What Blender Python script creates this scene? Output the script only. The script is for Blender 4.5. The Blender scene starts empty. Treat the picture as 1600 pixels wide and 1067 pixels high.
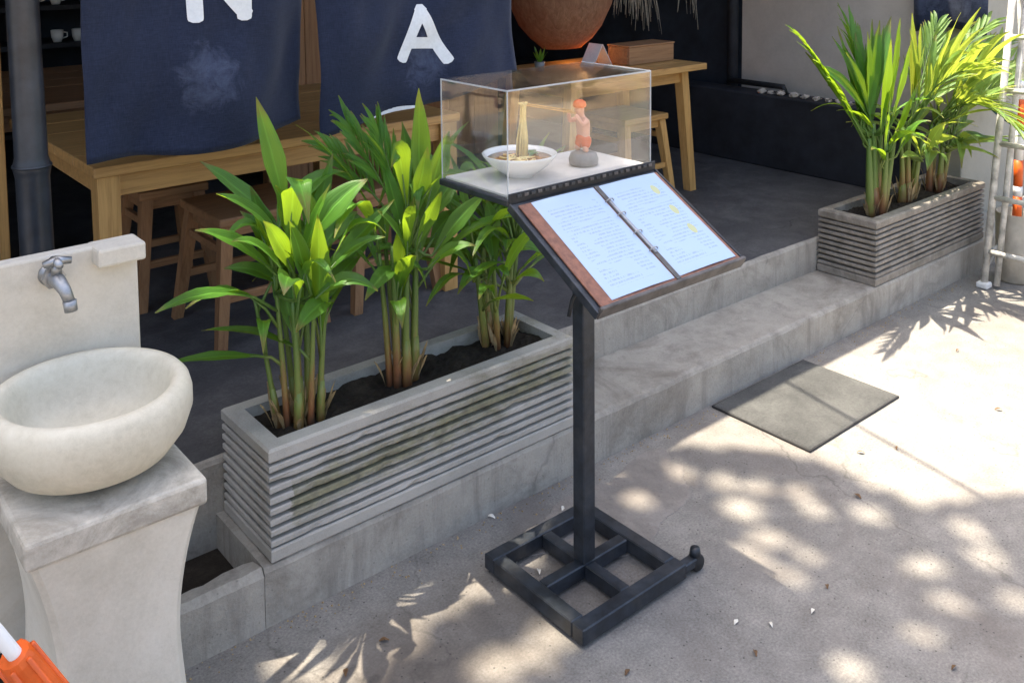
import bpy, bmesh, math, random
from mathutils import Vector, Matrix, noise

# ------------------------------------------------------------------ scene, camera, light
scene = bpy.context.scene
COL = scene.collection
V = Vector
CAM = V((-0.9733, -2.0961, 1.695))
FW, RT, UP = V((0.6329, 0.7701, -0.0793)), V((0.772, -0.6355, -0.0099)), V((0.058, 0.055, 0.9968))
FPX, CX, CY = 1482.31, 781.056, 24.85
cd = bpy.data.cameras.new('camera'); cam = bpy.data.objects.new('camera', cd); COL.objects.link(cam)
cd.sensor_width = 36.0; cd.lens = FPX * 36.0 / 1600.0
cd.shift_x = (800 - CX) / 1600.0; cd.shift_y = -(533.5 - CY) / 1600.0
cd.clip_start = 0.05; cd.clip_end = 500
rot = Matrix((RT.normalized(), UP.normalized(), -FW.normalized())).transposed()
cam.matrix_world = Matrix.Translation(CAM) @ rot.to_4x4()
scene.camera = cam

SUNV = V((0.08, -0.268, -1.0)).normalized()          # the way the sunlight travels
world = bpy.data.worlds.new('World'); scene.world = world; world.use_nodes = True
wn = world.node_tree.nodes; wl = world.node_tree.links
sky = wn.new('ShaderNodeTexSky'); sky.sky_type = 'NISHITA'; sky.sun_disc = False
sky.sun_elevation = math.asin(-SUNV.z); sky.sun_rotation = math.atan2(-SUNV.x, -SUNV.y)
sky.air_density = 1.0; sky.dust_density = 5.0; sky.ozone_density = 0.6
wn['Background'].inputs['Strength'].default_value = 0.14
wl.new(sky.outputs[0], wn['Background'].inputs['Color'])
sd = bpy.data.lights.new('sun', 'SUN'); sd.energy = 4.4; sd.angle = math.radians(0.53); sd.color = (1.0, 0.90, 0.74)
sun = bpy.data.objects.new('sun', sd); COL.objects.link(sun); sun.location = (0, 0, 20)
sun.rotation_euler = SUNV.to_track_quat('-Z', 'Y').to_euler()
scene.view_settings.view_transform = 'Standard'; scene.view_settings.look = 'None'
scene.view_settings.exposure = 1.8; scene.view_settings.gamma = 1.0; scene.view_settings.use_curve_mapping = False

# ------------------------------------------------------------------ pixel helpers (a pixel gives a direction)
def ray(u, v): return FW + RT * ((u - CX) / FPX) - UP * ((v - CY) / FPX)
def onz(u, v, z): d = ray(u, v); return CAM + d * ((z - CAM.z) / d.z)
def ony(u, v, y): d = ray(u, v); return CAM + d * ((y - CAM.y) / d.y)
def onx(u, v, x): d = ray(u, v); return CAM + d * ((x - CAM.x) / d.x)

# ------------------------------------------------------------------ object helpers
ORG = {}
def prop(o, label=None, cat=None, group=None, kind=None):
    if label: o['label'] = label
    if cat: o['category'] = cat
    if group: o['group'] = group
    if kind: o['kind'] = kind
    return o
def thing(name, loc, label, cat, group=None):
    o = bpy.data.objects.new(name, None); o.empty_display_size = 0.05; COL.objects.link(o)
    o.location = loc; ORG[o.name] = V(loc); return prop(o, label, cat, group)
def mesh(name, verts, faces, mat, parent=None, smooth=False):
    """verts in world space; a top-level mesh gets its origin at the middle of its foot"""
    verts = [V(v) for v in verts]
    if parent is not None: org = ORG[parent.name]
    else:
        xs = [v.x for v in verts]; ys = [v.y for v in verts]; zs = [v.z for v in verts]
        org = V(((min(xs) + max(xs)) / 2, (min(ys) + max(ys)) / 2, min(zs)))
    me = bpy.data.meshes.new(name); me.from_pydata([v - org for v in verts], [], faces); me.update()
    if smooth: me.polygons.foreach_set('use_smooth', [True] * len(me.polygons))
    me.materials.append(mat)
    o = bpy.data.objects.new(name, me); COL.objects.link(o)
    if parent is not None: o.parent = parent
    else: o.location = org
    ORG[o.name] = org
    return o
def bmo(name, bm, mat, parent=None, smooth=False):
    bmesh.ops.recalc_face_normals(bm, faces=bm.faces)
    bm.verts.index_update()
    vs = [v.co.copy() for v in bm.verts]; fs = [[v.index for v in f.verts] for f in bm.faces]; bm.free()
    return mesh(name, vs, fs, mat, parent, smooth)
def add_box(bm, x0, x1, y0, y1, z0, z1, bev=0.0, M=None, seg=1):
    b = bmesh.new(); bmesh.ops.create_cube(b, size=1.0)
    for v in b.verts: v.co = V(((x0 + x1) / 2 + v.co.x * (x1 - x0), (y0 + y1) / 2 + v.co.y * (y1 - y0), (z0 + z1) / 2 + v.co.z * (z1 - z0)))
    if bev > 0: bmesh.ops.bevel(b, geom=list(b.edges), offset=bev, segments=seg, profile=0.5, affect='EDGES')
    if M is not None: bmesh.ops.transform(b, matrix=M, verts=b.verts)
    merge(bm, b)
def merge(bm, b):
    me = bpy.data.meshes.new('tmp'); b.to_mesh(me); b.free(); bm.from_mesh(me); bpy.data.meshes.remove(me)
def box(name, x0, x1, y0, y1, z0, z1, mat, parent=None, bev=0.004, M=None, seg=1):
    bm = bmesh.new(); add_box(bm, x0, x1, y0, y1, z0, z1, bev, M, seg); return bmo(name, bm, mat, parent)
def tube_data(path, radii, n=10, vs=None, fs=None, cap=True):
    vs = [] if vs is None else vs; fs = [] if fs is None else fs
    path = [V(p) for p in path]; b0 = len(vs); ref = None
    for i, p in enumerate(path):
        t = (path[min(i + 1, len(path) - 1)] - path[max(i - 1, 0)]).normalized()
        if ref is None: ref = V((1, 0, 0)) if abs(t.x) < 0.8 else V((0, 1, 0))
        a = (ref - t * ref.dot(t)).normalized(); b = t.cross(a); ref = a
        r = radii[i] if isinstance(radii, (list, tuple)) else radii
        for k in range(n):
            an = 2 * math.pi * k / n; vs.append(p + a * (r * math.cos(an)) + b * (r * math.sin(an)))
    for i in range(len(path) - 1):
        for k in range(n):
            k2 = (k + 1) % n
            fs.append((b0 + i * n + k, b0 + i * n + k2, b0 + (i + 1) * n + k2, b0 + (i + 1) * n + k))
    if cap:
        fs.append(tuple(b0 + k for k in reversed(range(n)))); e = b0 + (len(path) - 1) * n
        fs.append(tuple(e + k for k in range(n)))
    return vs, fs
def tube(name, path, radii, mat, parent=None, n=10, smooth=True):
    vs, fs = tube_data(path, radii, n); return mesh(name, vs, fs, mat, parent, smooth)
def lathe(name, prof, cen, mat, parent=None, n=40, jit=0.0):
    vs, fs = [], []; cen = V(cen)
    for r, z in prof:
        for k in range(n):
            a = 2 * math.pi * k / n; q = V((math.cos(a) * r, math.sin(a) * r, z))
            if jit: q += q.normalized() * (noise.noise(q * 9 + cen) * jit)
            vs.append(cen + q)
    for i in range(len(prof) - 1):
        for k in range(n):
            k2 = (k + 1) % n; fs.append((i * n + k, i * n + k2, (i + 1) * n + k2, (i + 1) * n + k))
    fs.append(tuple(reversed(range(n)))); e = (len(prof) - 1) * n; fs.append(tuple(e + k for k in range(n)))
    return mesh(name, vs, fs, mat, parent, True)
def bez(a, b, c, t): return a * (1 - t) ** 2 + b * (2 * t * (1 - t)) + c * t * t

# ------------------------------------------------------------------ materials
def new_mat(name):
    m = bpy.data.materials.new(name); m.use_nodes = True
    return m, m.node_tree.nodes, m.node_tree.links, m.node_tree.nodes['Principled BSDF']
def noise_node(N, L, co, scale, detail=6, rough=0.6, dist=0.0):
    n = N.new('ShaderNodeTexNoise'); n.inputs['Scale'].default_value = scale; n.inputs['Detail'].default_value = detail
    n.inputs['Roughness'].default_value = rough; n.inputs['Distortion'].default_value = dist; L.new(co, n.inputs['Vector']); return n.outputs['Fac']
def ramp(N, L, fac, stops):
    r = N.new('ShaderNodeValToRGB'); e = r.color_ramp.elements
    while len(e) < len(stops): e.new(0.5)
    for i, (p, c) in enumerate(stops): e[i].position = p; e[i].color = (*c, 1) if len(c) == 3 else c
    L.new(fac, r.inputs['Fac']); return r.outputs['Color']
def mixc(N, L, fac, a, b, mode='MIX'):
    m = N.new('ShaderNodeMix'); m.data_type = 'RGBA'; m.blend_type = mode
    if isinstance(fac, (int, float)): m.inputs[0].default_value = fac
    else: L.new(fac, m.inputs[0])
    for s, i in ((a, 6), (b, 7)):
        if isinstance(s, tuple): m.inputs[i].default_value = (*s, 1)
        else: L.new(s, m.inputs[i])
    return m.outputs[2]
def mth(N, L, op, a, b=None, clamp=False):
    m = N.new('ShaderNodeMath'); m.operation = op; m.use_clamp = clamp
    for s, i in ((a, 0), (b, 1)):
        if s is None: continue
        if isinstance(s, (int, float)): m.inputs[i].default_value = s
        else: L.new(s, m.inputs[i])
    return m.outputs[0]
def bump(N, L, h, strength, dist, bs, prev=None):
    b = N.new('ShaderNodeBump'); b.inputs['Strength'].default_value = strength; b.inputs['Distance'].default_value = dist
    L.new(h, b.inputs['Height'])
    if prev is not None: L.new(prev, b.inputs['Normal'])
    L.new(b.outputs[0], bs.inputs['Normal']); return b.outputs[0]
def coords(N, kind='Object'): return N.new('ShaderNodeTexCoord').outputs[kind]
def scaled(N, L, co, s):
    m = N.new('ShaderNodeMapping'); m.inputs['Scale'].default_value = s; L.new(co, m.inputs['Vector']); return m.outputs[0]

def stone(name, c0, c1, c2, big=2.5, mid=14, fine=160, rough=0.9, bmp=0.35, spots=0.0, stain=None, stain_scale=1.3, stain_pos=(0.55, 0.7), wts=(0.55, 0.28, 0.17), cracks=0.0, streak=None, shade_stain=None):
    m, N, L, B = new_mat(name); co = coords(N)
    a = noise_node(N, L, co, big, 8, 0.62, 0.4); b = noise_node(N, L, co, mid, 6, 0.65); c = noise_node(N, L, co, fine, 4, 0.7)
    s = mth(N, L, 'ADD', mth(N, L, 'MULTIPLY', a, wts[0]), mth(N, L, 'ADD', mth(N, L, 'MULTIPLY', b, wts[1]), mth(N, L, 'MULTIPLY', c, wts[2])))
    col = ramp(N, L, s, [(0.34, c0), (0.5, c1), (0.66, c2)])
    if stain:
        st = noise_node(N, L, co, stain_scale, 9, 0.7, 0.8)
        col = mixc(N, L, ramp(N, L, st, [(stain_pos[0], (0, 0, 0)), (stain_pos[1], (1, 1, 1))]), col, mixc(N, L, 0.6, col, stain))
    if streak:
        sk = noise_node(N, L, scaled(N, L, co, (16, 16, 1.2)), 1.0, 5, 0.7)
        col = mixc(N, L, ramp(N, L, sk, [(0.52, (0, 0, 0)), (0.72, (0.7, 0.7, 0.7))]), col, streak)
    if shade_stain:                             # ragged brown stain that also paints deeper shade onto the ground
        (px, py, rx, ry), dc = shade_stain; sp_ = N.new('ShaderNodeSeparateXYZ'); L.new(co, sp_.inputs[0])
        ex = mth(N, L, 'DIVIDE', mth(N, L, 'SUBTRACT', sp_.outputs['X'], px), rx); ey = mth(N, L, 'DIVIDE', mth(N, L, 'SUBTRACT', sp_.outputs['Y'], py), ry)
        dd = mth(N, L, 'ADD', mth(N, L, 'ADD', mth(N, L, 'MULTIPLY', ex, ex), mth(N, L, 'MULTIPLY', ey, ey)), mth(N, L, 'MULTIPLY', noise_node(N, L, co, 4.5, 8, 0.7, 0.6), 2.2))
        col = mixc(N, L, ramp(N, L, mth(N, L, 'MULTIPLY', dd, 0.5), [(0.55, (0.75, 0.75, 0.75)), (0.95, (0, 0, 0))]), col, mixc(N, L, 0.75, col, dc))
    if cracks:
        wv = N.new('ShaderNodeVectorMath'); wv.operation = 'ADD'; nn_ = N.new('ShaderNodeTexNoise'); nn_.inputs['Scale'].default_value = 3.0; nn_.inputs['Detail'].default_value = 5; L.new(co, nn_.inputs['Vector'])
        sc_ = N.new('ShaderNodeVectorMath'); sc_.operation = 'SCALE'; sc_.inputs['Scale'].default_value = 0.5; L.new(nn_.outputs['Color'], sc_.inputs[0]); L.new(co, wv.inputs[0]); L.new(sc_.outputs[0], wv.inputs[1])
        vo = N.new('ShaderNodeTexVoronoi'); vo.feature = 'DISTANCE_TO_EDGE'; vo.inputs['Scale'].default_value = 0.9; L.new(wv.outputs[0], vo.inputs['Vector'])
        ck = ramp(N, L, vo.outputs['Distance'], [(0.0015, (1, 1, 1)), (0.006, (0, 0, 0))])
        col = mixc(N, L, mth(N, L, 'MULTIPLY', mth(N, L, 'MULTIPLY', ck, cracks), ramp(N, L, noise_node(N, L, co, 1.7, 3), [(0.45, (0, 0, 0)), (0.6, (1, 1, 1))])), col, tuple(x * 0.3 for x in c0))
    if spots:
        v = N.new('ShaderNodeTexVoronoi'); v.inputs['Scale'].default_value = 42; L.new(co, v.inputs['Vector'])
        sp = ramp(N, L, v.outputs['Distance'], [(0.06, (1, 1, 1)), (0.13, (0, 0, 0))])
        col = mixc(N, L, mth(N, L, 'MULTIPLY', sp, spots), col, tuple(x * 0.35 for x in c0))
    L.new(col, B.inputs['Base Color']); B.inputs['Roughness'].default_value = rough
    B.inputs['Specular IOR Level'].default_value = 0.25
    n1 = bump(N, L, b, bmp * 0.6, 0.012, B); bump(N, L, c, bmp, 0.004, B, n1)
    return m
def plain(name, col, rough=0.5, metal=0.0, var=0.12, scale=30, bmp=0.08, coat=0.0, spec=0.5):
    m, N, L, B = new_mat(name); co = coords(N); n = noise_node(N, L, co, scale, 5, 0.65)
    c = ramp(N, L, n, [(0.3, tuple(max(0, x * (1 - var * 2)) for x in col)), (0.7, tuple(min(1, x * (1 + var)) for x in col))])
    L.new(c, B.inputs['Base Color']); B.inputs['Metallic'].default_value = metal
    r = N.new('ShaderNodeMapRange'); r.inputs['To Min'].default_value = max(0.02, rough - 0.12); r.inputs['To Max'].default_value = min(1, rough + 0.12)
    L.new(noise_node(N, L, co, scale * 0.4, 4), r.inputs['Value']); L.new(r.outputs[0], B.inputs['Roughness'])
    B.inputs['Coat Weight'].default_value = coat; B.inputs['Specular IOR Level'].default_value = spec
    if bmp: bump(N, L, noise_node(N, L, co, scale * 5, 3), bmp, 0.003, B)
    return m
def wood(name, a, b, axis='x', rough=0.5):
    m, N, L, B = new_mat(name); co = coords(N)
    s = {'x': (1.2, 22, 22), 'y': (22, 1.2, 22), 'z': (22, 22, 1.2)}[axis]
    n = noise_node(N, L, scaled(N, L, co, s), 1.6, 7, 0.65, 1.2); f = noise_node(N, L, scaled(N, L, co, tuple(k * 6 for k in s)), 2, 3)
    k = mth(N, L, 'ADD', mth(N, L, 'MULTIPLY', n, 0.75), mth(N, L, 'MULTIPLY', f, 0.25))
    L.new(ramp(N, L, k, [(0.3, a), (0.52, b), (0.75, tuple(min(1, x * 1.25) for x in b))]), B.inputs['Base Color'])
    B.inputs['Roughness'].default_value = rough; bump(N, L, n, 0.12, 0.004, B); return m
def leaf_mat(name, dark, lite, trans):
    m, N, L, B = new_mat(name); co = coords(N)
    oi = N.new('ShaderNodeObjectInfo')
    n = noise_node(N, L, co, 9, 5, 0.6)
    k = mth(N, L, 'ADD', mth(N, L, 'MULTIPLY', n, 0.6), mth(N, L, 'MULTIPLY', oi.outputs['Random'], 0.4))
    col = ramp(N, L, k, [(0.25, dark), (0.75, lite)])
    br = noise_node(N, L, co, 26, 5, 0.7)                # dry tan flecks
    col = mixc(N, L, ramp(N, L, br, [(0.66, (0, 0, 0)), (0.74, (0.7, 0.7, 0.7))]), col, (0.22, 0.19, 0.05))
    at = N.new('ShaderNodeAttribute'); at.attribute_name = 'along'; ax = N.new('ShaderNodeAttribute'); ax.attribute_name = 'across'
    tip = mth(N, L, 'ADD', at.outputs['Fac'], mth(N, L, 'MULTIPLY', mth(N, L, 'SUBTRACT', noise_node(N, L, co, 40, 4, 0.7), 0.5), 0.25))
    tip = mth(N, L, 'ADD', tip, mth(N, L, 'MULTIPLY', oi.outputs['Random'], 0.12))
    col = mixc(N, L, ramp(N, L, tip, [(0.90, (0, 0, 0)), (1.0, (0.9, 0.9, 0.9))]), col, (0.20, 0.13, 0.05))     # browned tips
    vein = mth(N, L, 'SINE', mth(N, L, 'MULTIPLY', ax.outputs['Fac'], 75.0))
    col = mixc(N, L, mth(N, L, 'MULTIPLY', mth(N, L, 'ADD', vein, 1.0), 0.16), col, lite)
    mid = mth(N, L, 'LESS_THAN', mth(N, L, 'ABSOLUTE', mth(N, L, 'SUBTRACT', ax.outputs['Fac'], 0.5)), 0.035)
    col = mixc(N, L, mth(N, L, 'MULTIPLY', mid, 0.55), col, tuple(min(1, x * 1.7) for x in lite))
    L.new(col, B.inputs['Base Color']); B.inputs['Roughness'].default_value = 0.42; B.inputs['Specular IOR Level'].default_value = 0.45
    tr = N.new('ShaderNodeBsdfTranslucent'); L.new(mixc(N, L, 0.75, col, trans), tr.inputs['Color'])
    mx = N.new('ShaderNodeMixShader'); mx.inputs[0].default_value = 0.42
    L.new(B.outputs[0], mx.inputs[1]); L.new(tr.outputs[0], mx.inputs[2]); L.new(mx.outputs[0], N['Material Output'].inputs['Surface'])
    bump(N, L, vein, 0.25, 0.0015, B); return m

M = {}
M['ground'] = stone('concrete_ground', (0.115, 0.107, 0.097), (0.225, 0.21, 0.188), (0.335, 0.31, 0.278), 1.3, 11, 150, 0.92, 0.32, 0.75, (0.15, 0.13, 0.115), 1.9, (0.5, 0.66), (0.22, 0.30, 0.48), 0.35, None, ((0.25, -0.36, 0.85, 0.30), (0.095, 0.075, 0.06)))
M['step'] = stone('step_concrete', (0.23, 0.21, 0.18), (0.36, 0.335, 0.29), (0.46, 0.425, 0.37), 1.7, 12, 130, 0.92, 0.5, 0.4, (0.13, 0.112, 0.09), 3.0, (0.52, 0.68), (0.45, 0.32, 0.23), 0.3, (0.21, 0.19, 0.165))
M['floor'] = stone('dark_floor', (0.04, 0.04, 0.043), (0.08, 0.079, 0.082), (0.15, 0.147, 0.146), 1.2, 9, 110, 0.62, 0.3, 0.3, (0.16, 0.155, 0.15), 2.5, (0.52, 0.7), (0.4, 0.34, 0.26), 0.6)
M['patch'] = stone('patch_concrete', (0.17, 0.15, 0.135), (0.24, 0.215, 0.19), (0.33, 0.30, 0.27), 4, 18, 120, 0.95, 0.7, 0.4)
M['plaster'] = stone('cream_plaster', (0.48, 0.44, 0.36), (0.62, 0.575, 0.485), (0.70, 0.66, 0.575), 2.5, 10, 120, 0.85, 0.18, 0.0, (0.42, 0.36, 0.26), 3.0, (0.58, 0.8))
M['grimy'] = stone('grimy_plaster', (0.40, 0.365, 0.30), (0.58, 0.535, 0.45), (0.67, 0.63, 0.55), 4, 20, 160, 0.9, 0.25, 0.0, (0.17, 0.15, 0.12), 6, (0.42, 0.62))
M['terrazzo'] = stone('cream_terrazzo', (0.47, 0.43, 0.33), (0.61, 0.565, 0.45), (0.70, 0.66, 0.545), 4, 60, 300, 0.5, 0.06, 0.0)
M['wall_grey'] = stone('grey_wall', (0.25, 0.245, 0.215), (0.33, 0.325, 0.285), (0.38, 0.37, 0.33), 1.5, 8, 90, 0.9, 0.15)
M['wall_beige'] = stone('beige_wall', (0.42, 0.37, 0.32), (0.53, 0.47, 0.41), (0.60, 0.54, 0.48), 1.2, 6, 70, 0.9, 0.15)
M['navy_wall'] = plain('navy_wall', (0.022, 0.03, 0.045), 0.8, 0, 0.3, 4)
M['black_wall'] = plain('black_wall', (0.022, 0.024, 0.032), 0.75, 0, 0.3, 5)
M['soffit'] = plain('soffit', (0.16, 0.12, 0.085), 0.8, 0, 0.25, 6)
M['roof'] = plain('roof_sheet', (0.2, 0.17, 0.15), 0.8, 0, 0.25, 6)
M['soil'] = stone('soil', (0.012, 0.010, 0.008), (0.03, 0.024, 0.018), (0.06, 0.048, 0.036), 9, 45, 200, 0.95, 1.0)
M['black_steel'] = plain('black_steel', (0.026, 0.033, 0.044), 0.42, 0.0, 0.35, 22, 0.12)
def steel_mat():
    m = plain('worn_black_steel', (0.022, 0.028, 0.037), 0.42, 0.0, 0.35, 22, 0.12); N, L = m.node_tree.nodes, m.node_tree.links; B = N['Principled BSDF']; co = coords(N)
    src = B.inputs['Base Color'].links[0].from_socket
    dust = ramp(N, L, noise_node(N, L, co, 9, 7, 0.72, 0.5), [(0.5, (0, 0, 0)), (0.75, (0.5, 0.5, 0.5))]); c = mixc(N, L, dust, src, (0.085, 0.08, 0.075))
    chip = ramp(N, L, noise_node(N, L, co, 55, 6, 0.75), [(0.68, (0, 0, 0)), (0.72, (0.8, 0.8, 0.8))]); c = mixc(N, L, chip, c, (0.13, 0.08, 0.05)); L.new(c, B.inputs['Base Color']); return m
M['black_steel'] = steel_mat()
M['black_matte'] = plain('black_matte', (0.018, 0.02, 0.024), 0.6, 0.0, 0.3, 30)
M['grey_lip'] = plain('grey_lip', (0.10, 0.09, 0.085), 0.55, 0.0, 0.25, 30)
M['bamboo_black'] = plain('painted_bamboo', (0.032, 0.038, 0.048), 0.38, 0.0, 0.25, 12, 0.1)
M['chrome'] = plain('chrome', (0.40, 0.41, 0.42), 0.5, 1.0, 0.15, 40, 0.05)
M['leather'] = plain('brown_leather', (0.23, 0.095, 0.055), 0.5, 0.0, 0.2, 60, 0.3)
M['wood_gold'] = wood('golden_wood', (0.38, 0.20, 0.06), (0.58, 0.34, 0.12), 'z', 0.42)
M['wood_goldx'] = wood('golden_wood_long', (0.32, 0.16, 0.05), (0.52, 0.30, 0.105), 'x', 0.42)
M['wood_brown'] = wood('brown_wood', (0.19, 0.09, 0.04), (0.34, 0.18, 0.085), 'z', 0.5)
M['wood_brownx'] = wood('brown_wood_long', (0.19, 0.09, 0.04), (0.34, 0.18, 0.085), 'x', 0.5)
M['mat'] = stone('grey_doormat', (0.055, 0.056, 0.054), (0.10, 0.10, 0.096), (0.15, 0.15, 0.142), 5, 120, 420, 0.98, 1.0)
M['rubber'] = plain('rubber', (0.018, 0.017, 0.017), 0.8, 0, 0.2, 60)
M['white_paint'] = plain('white_paint', (0.58, 0.56, 0.51), 0.5, 0, 0.3, 14, 0.3)
M['orange'] = plain('orange_plastic', (0.72, 0.115, 0.012), 0.4, 0, 0.12, 14)
M['white_plastic'] = plain('white_plastic', (0.74, 0.74, 0.73), 0.4, 0, 0.06, 14)
M['blue'] = plain('blue_rope', (0.03, 0.12, 0.33), 0.6, 0, 0.2, 90)
M['beige_pot'] = plain('beige_plastic', (0.42, 0.37, 0.29), 0.7, 0, 0.12, 12)
M['ceramic'] = plain('white_ceramic', (0.76, 0.77, 0.76), 0.15, 0, 0.02, 10, 0.0, 0.5)
M['noodle'] = plain('noodle', (0.78, 0.62, 0.26), 0.4, 0, 0.12, 50)
M['broth'] = plain('broth', (0.36, 0.17, 0.05), 0.2, 0, 0.35, 60)
M['greens'] = plain('greens', (0.06, 0.17, 0.03), 0.4, 0, 0.3, 60)
M['chopstick'] = plain('chopstick_wood', (0.55, 0.33, 0.13), 0.5, 0, 0.15, 60)
M['skin'] = plain('figurine_skin', (0.72, 0.36, 0.24), 0.4, 0, 0.05, 20)
M['grey_glaze'] = plain('grey_glaze', (0.20, 0.20, 0.20), 0.35, 0, 0.15, 20)
M['blue_grey'] = plain('blue_grey', (0.25, 0.30, 0.42), 0.4, 0, 0.1, 20)
M['tray'] = plain('tray_paper', (0.62, 0.60, 0.57), 0.55, 0, 0.08, 12)
M['letter'] = plain('white_letter', (0.74, 0.77, 0.78), 0.75, 0, 0.05, 70, 0.25)
M['white_cloth'] = plain('white_cloth', (0.7, 0.71, 0.72), 0.85, 0, 0.05, 70)
def stem_mat():
    m, N, L, B = new_mat('palm_stem'); co = coords(N); sx = N.new('ShaderNodeSeparateXYZ'); L.new(co, sx.inputs[0])
    n = noise_node(N, L, scaled(N, L, co, (30, 30, 6)), 1.5, 5, 0.7); k = mth(N, L, 'ADD', mth(N, L, 'ADD', sx.outputs['Z'], mth(N, L, 'MULTIPLY', n, 0.26)), mth(N, L, 'MULTIPLY', N.new('ShaderNodeObjectInfo').outputs['Random'], 0.13)); k = mth(N, L, 'SUBTRACT', k, 0.05)
    col = ramp(N, L, k, [(0.08, (0.07, 0.045, 0.028)), (0.15, (0.19, 0.075, 0.032)), (0.22, (0.22, 0.14, 0.045)), (0.29, (0.16, 0.20, 0.045)), (0.45, (0.085, 0.16, 0.03))])
    L.new(col, B.inputs['Base Color']); B.inputs['Roughness'].default_value = 0.45; bump(N, L, n, 0.3, 0.004, B); return m
M['stem'] = stem_mat()
M['sheath'] = plain('palm_sheath', (0.30, 0.12, 0.045), 0.7, 0, 0.4, 30, 0.5)
M['dry'] = plain('dry_leaf', (0.42, 0.30, 0.15), 0.8, 0, 0.25, 40)
M['petal'] = plain('petal', (0.75, 0.70, 0.60), 0.6, 0, 0.1, 60)
M['brownleaf'] = plain('brown_leaf', (0.16, 0.085, 0.035), 0.75, 0, 0.3, 60)
M['straw'] = plain('dry_straw', (0.36, 0.33, 0.27), 0.85, 0, 0.2, 50)
M['bark'] = stone('bark', (0.07, 0.055, 0.04), (0.14, 0.11, 0.08), (0.22, 0.18, 0.14), 6, 30, 120, 0.95, 0.9)
M['leaf'] = leaf_mat('palm_leaf', (0.034, 0.115, 0.016), (0.10, 0.26, 0.032), (0.46, 0.66, 0.02))
M['leaf_pale'] = leaf_mat('palm_leaf_pale', (0.05, 0.13, 0.035), (0.20, 0.34, 0.08), (0.62, 0.70, 0.06))  # paler, yellower leaf copy: sunlight on the far palms put into the colour
M['tree_leaf'] = leaf_mat('tree_leaf', (0.02, 0.06, 0.012), (0.05, 0.12, 0.022), (0.18, 0.30, 0.03))

def planter_mat():
    m, N, L, B = new_mat('planter_concrete'); co = coords(N)
    a = noise_node(N, L, co, 4, 7, 0.65); c = noise_node(N, L, co, 240, 3, 0.8)
    col = ramp(N, L, mth(N, L, 'ADD', mth(N, L, 'MULTIPLY', a, 0.65), mth(N, L, 'MULTIPLY', c, 0.35)), [(0.3, (0.27, 0.255, 0.225)), (0.5, (0.42, 0.40, 0.36)), (0.7, (0.52, 0.49, 0.44))])
    sx = N.new('ShaderNodeSeparateXYZ'); L.new(co, sx.inputs[0])
    # a sweep of moss and brown damp across the front, rising towards the far end
    line = mth(N, L, 'SUBTRACT', sx.outputs['Z'], mth(N, L, 'ADD', mth(N, L, 'MULTIPLY', sx.outputs['X'], 0.095), 0.125))
    band = mth(N, L, 'SUBTRACT', 1.0, mth(N, L, 'MULTIPLY', mth(N, L, 'ABSOLUTE', line), 7.0))
    n1 = noise_node(N, L, scaled(N, L, co, (3, 3, 9)), 2.2, 8, 0.72, 0.5)
    k = mth(N, L, 'ADD', mth(N, L, 'MULTIPLY', band, 0.42), mth(N, L, 'MULTIPLY', n1, 0.9))
    k = mth(N, L, 'SUBTRACT', k, mth(N, L, 'MULTIPLY', mth(N, L, 'LESS_THAN', sx.outputs['X'], mth(N, L, 'MULTIPLY', n1, 0.12)), 0.35))
    col = mixc(N, L, ramp(N, L, k, [(0.62, (0, 0, 0)), (0.87, (0.8, 0.8, 0.8))]), col, ramp(N, L, noise_node(N, L, co, 30, 5), [(0.35, (0.12, 0.108, 0.062)), (0.6, (0.235, 0.225, 0.12))]))
    L.new(col, B.inputs['Base Color']); B.inputs['Roughness'].default_value = 0.93; B.inputs['Specular IOR Level'].default_value = 0.2
    n = bump(N, L, noise_node(N, L, co, 40, 5), 0.3, 0.006, B); bump(N, L, c, 0.4, 0.003, B, n); return m
def planter_mat2():
    m = stone('planter_concrete_worn', (0.17, 0.15, 0.125), (0.29, 0.26, 0.22), (0.40, 0.37, 0.32), 5, 30, 220, 0.93, 0.45, 0.0, (0.12, 0.10, 0.075), 5, (0.45, 0.62)); return m
M['planter'] = planter_mat(); M['planter_worn'] = planter_mat2()

def cloth_mat():
    m, N, L, B = new_mat('navy_linen'); co = coords(N)
    w = noise_node(N, L, scaled(N, L, co, (500, 500, 40)), 1.0, 2); w2 = noise_node(N, L, scaled(N, L, co, (40, 40, 500)), 1.0, 2)
    wv = mth(N, L, 'MULTIPLY', mth(N, L, 'ADD', w, w2), 0.5)
    col = ramp(N, L, wv, [(0.35, (0.010, 0.015, 0.034)), (0.65, (0.023, 0.032, 0.064))])
    # pale blue-grey mottled patch in the cloth below the lettering
    sx = N.new('ShaderNodeSeparateXYZ'); L.new(co, sx.inputs[0])
    dx = mth(N, L, 'DIVIDE', mth(N, L, 'ADD', sx.outputs['X'], -0.01), 0.10); dz = mth(N, L, 'DIVIDE', mth(N, L, 'SUBTRACT', sx.outputs['Z'], 0.22), 0.12)
    d = mth(N, L, 'ADD', mth(N, L, 'MULTIPLY', dx, dx), mth(N, L, 'MULTIPLY', dz, dz))
    k = mth(N, L, 'SUBTRACT', mth(N, L, 'ADD', noise_node(N, L, co, 14, 8, 0.75, 0.6), 0.18), mth(N, L, 'MULTIPLY', d, 0.22))
    col = mixc(N, L, ramp(N, L, k, [(0.5, (0, 0, 0)), (0.80, (0.26, 0.26, 0.26))]), col, (0.20, 0.24, 0.37))
    L.new(col, B.inputs['Base Color']); B.inputs['Roughness'].default_value = 0.85; B.inputs['Specular IOR Level'].default_value = 0.2
    B.inputs['Sheen Weight'].default_value = 0.15
    bump(N, L, wv, 0.25, 0.002, B); return m
M['cloth'] = cloth_mat()

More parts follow.
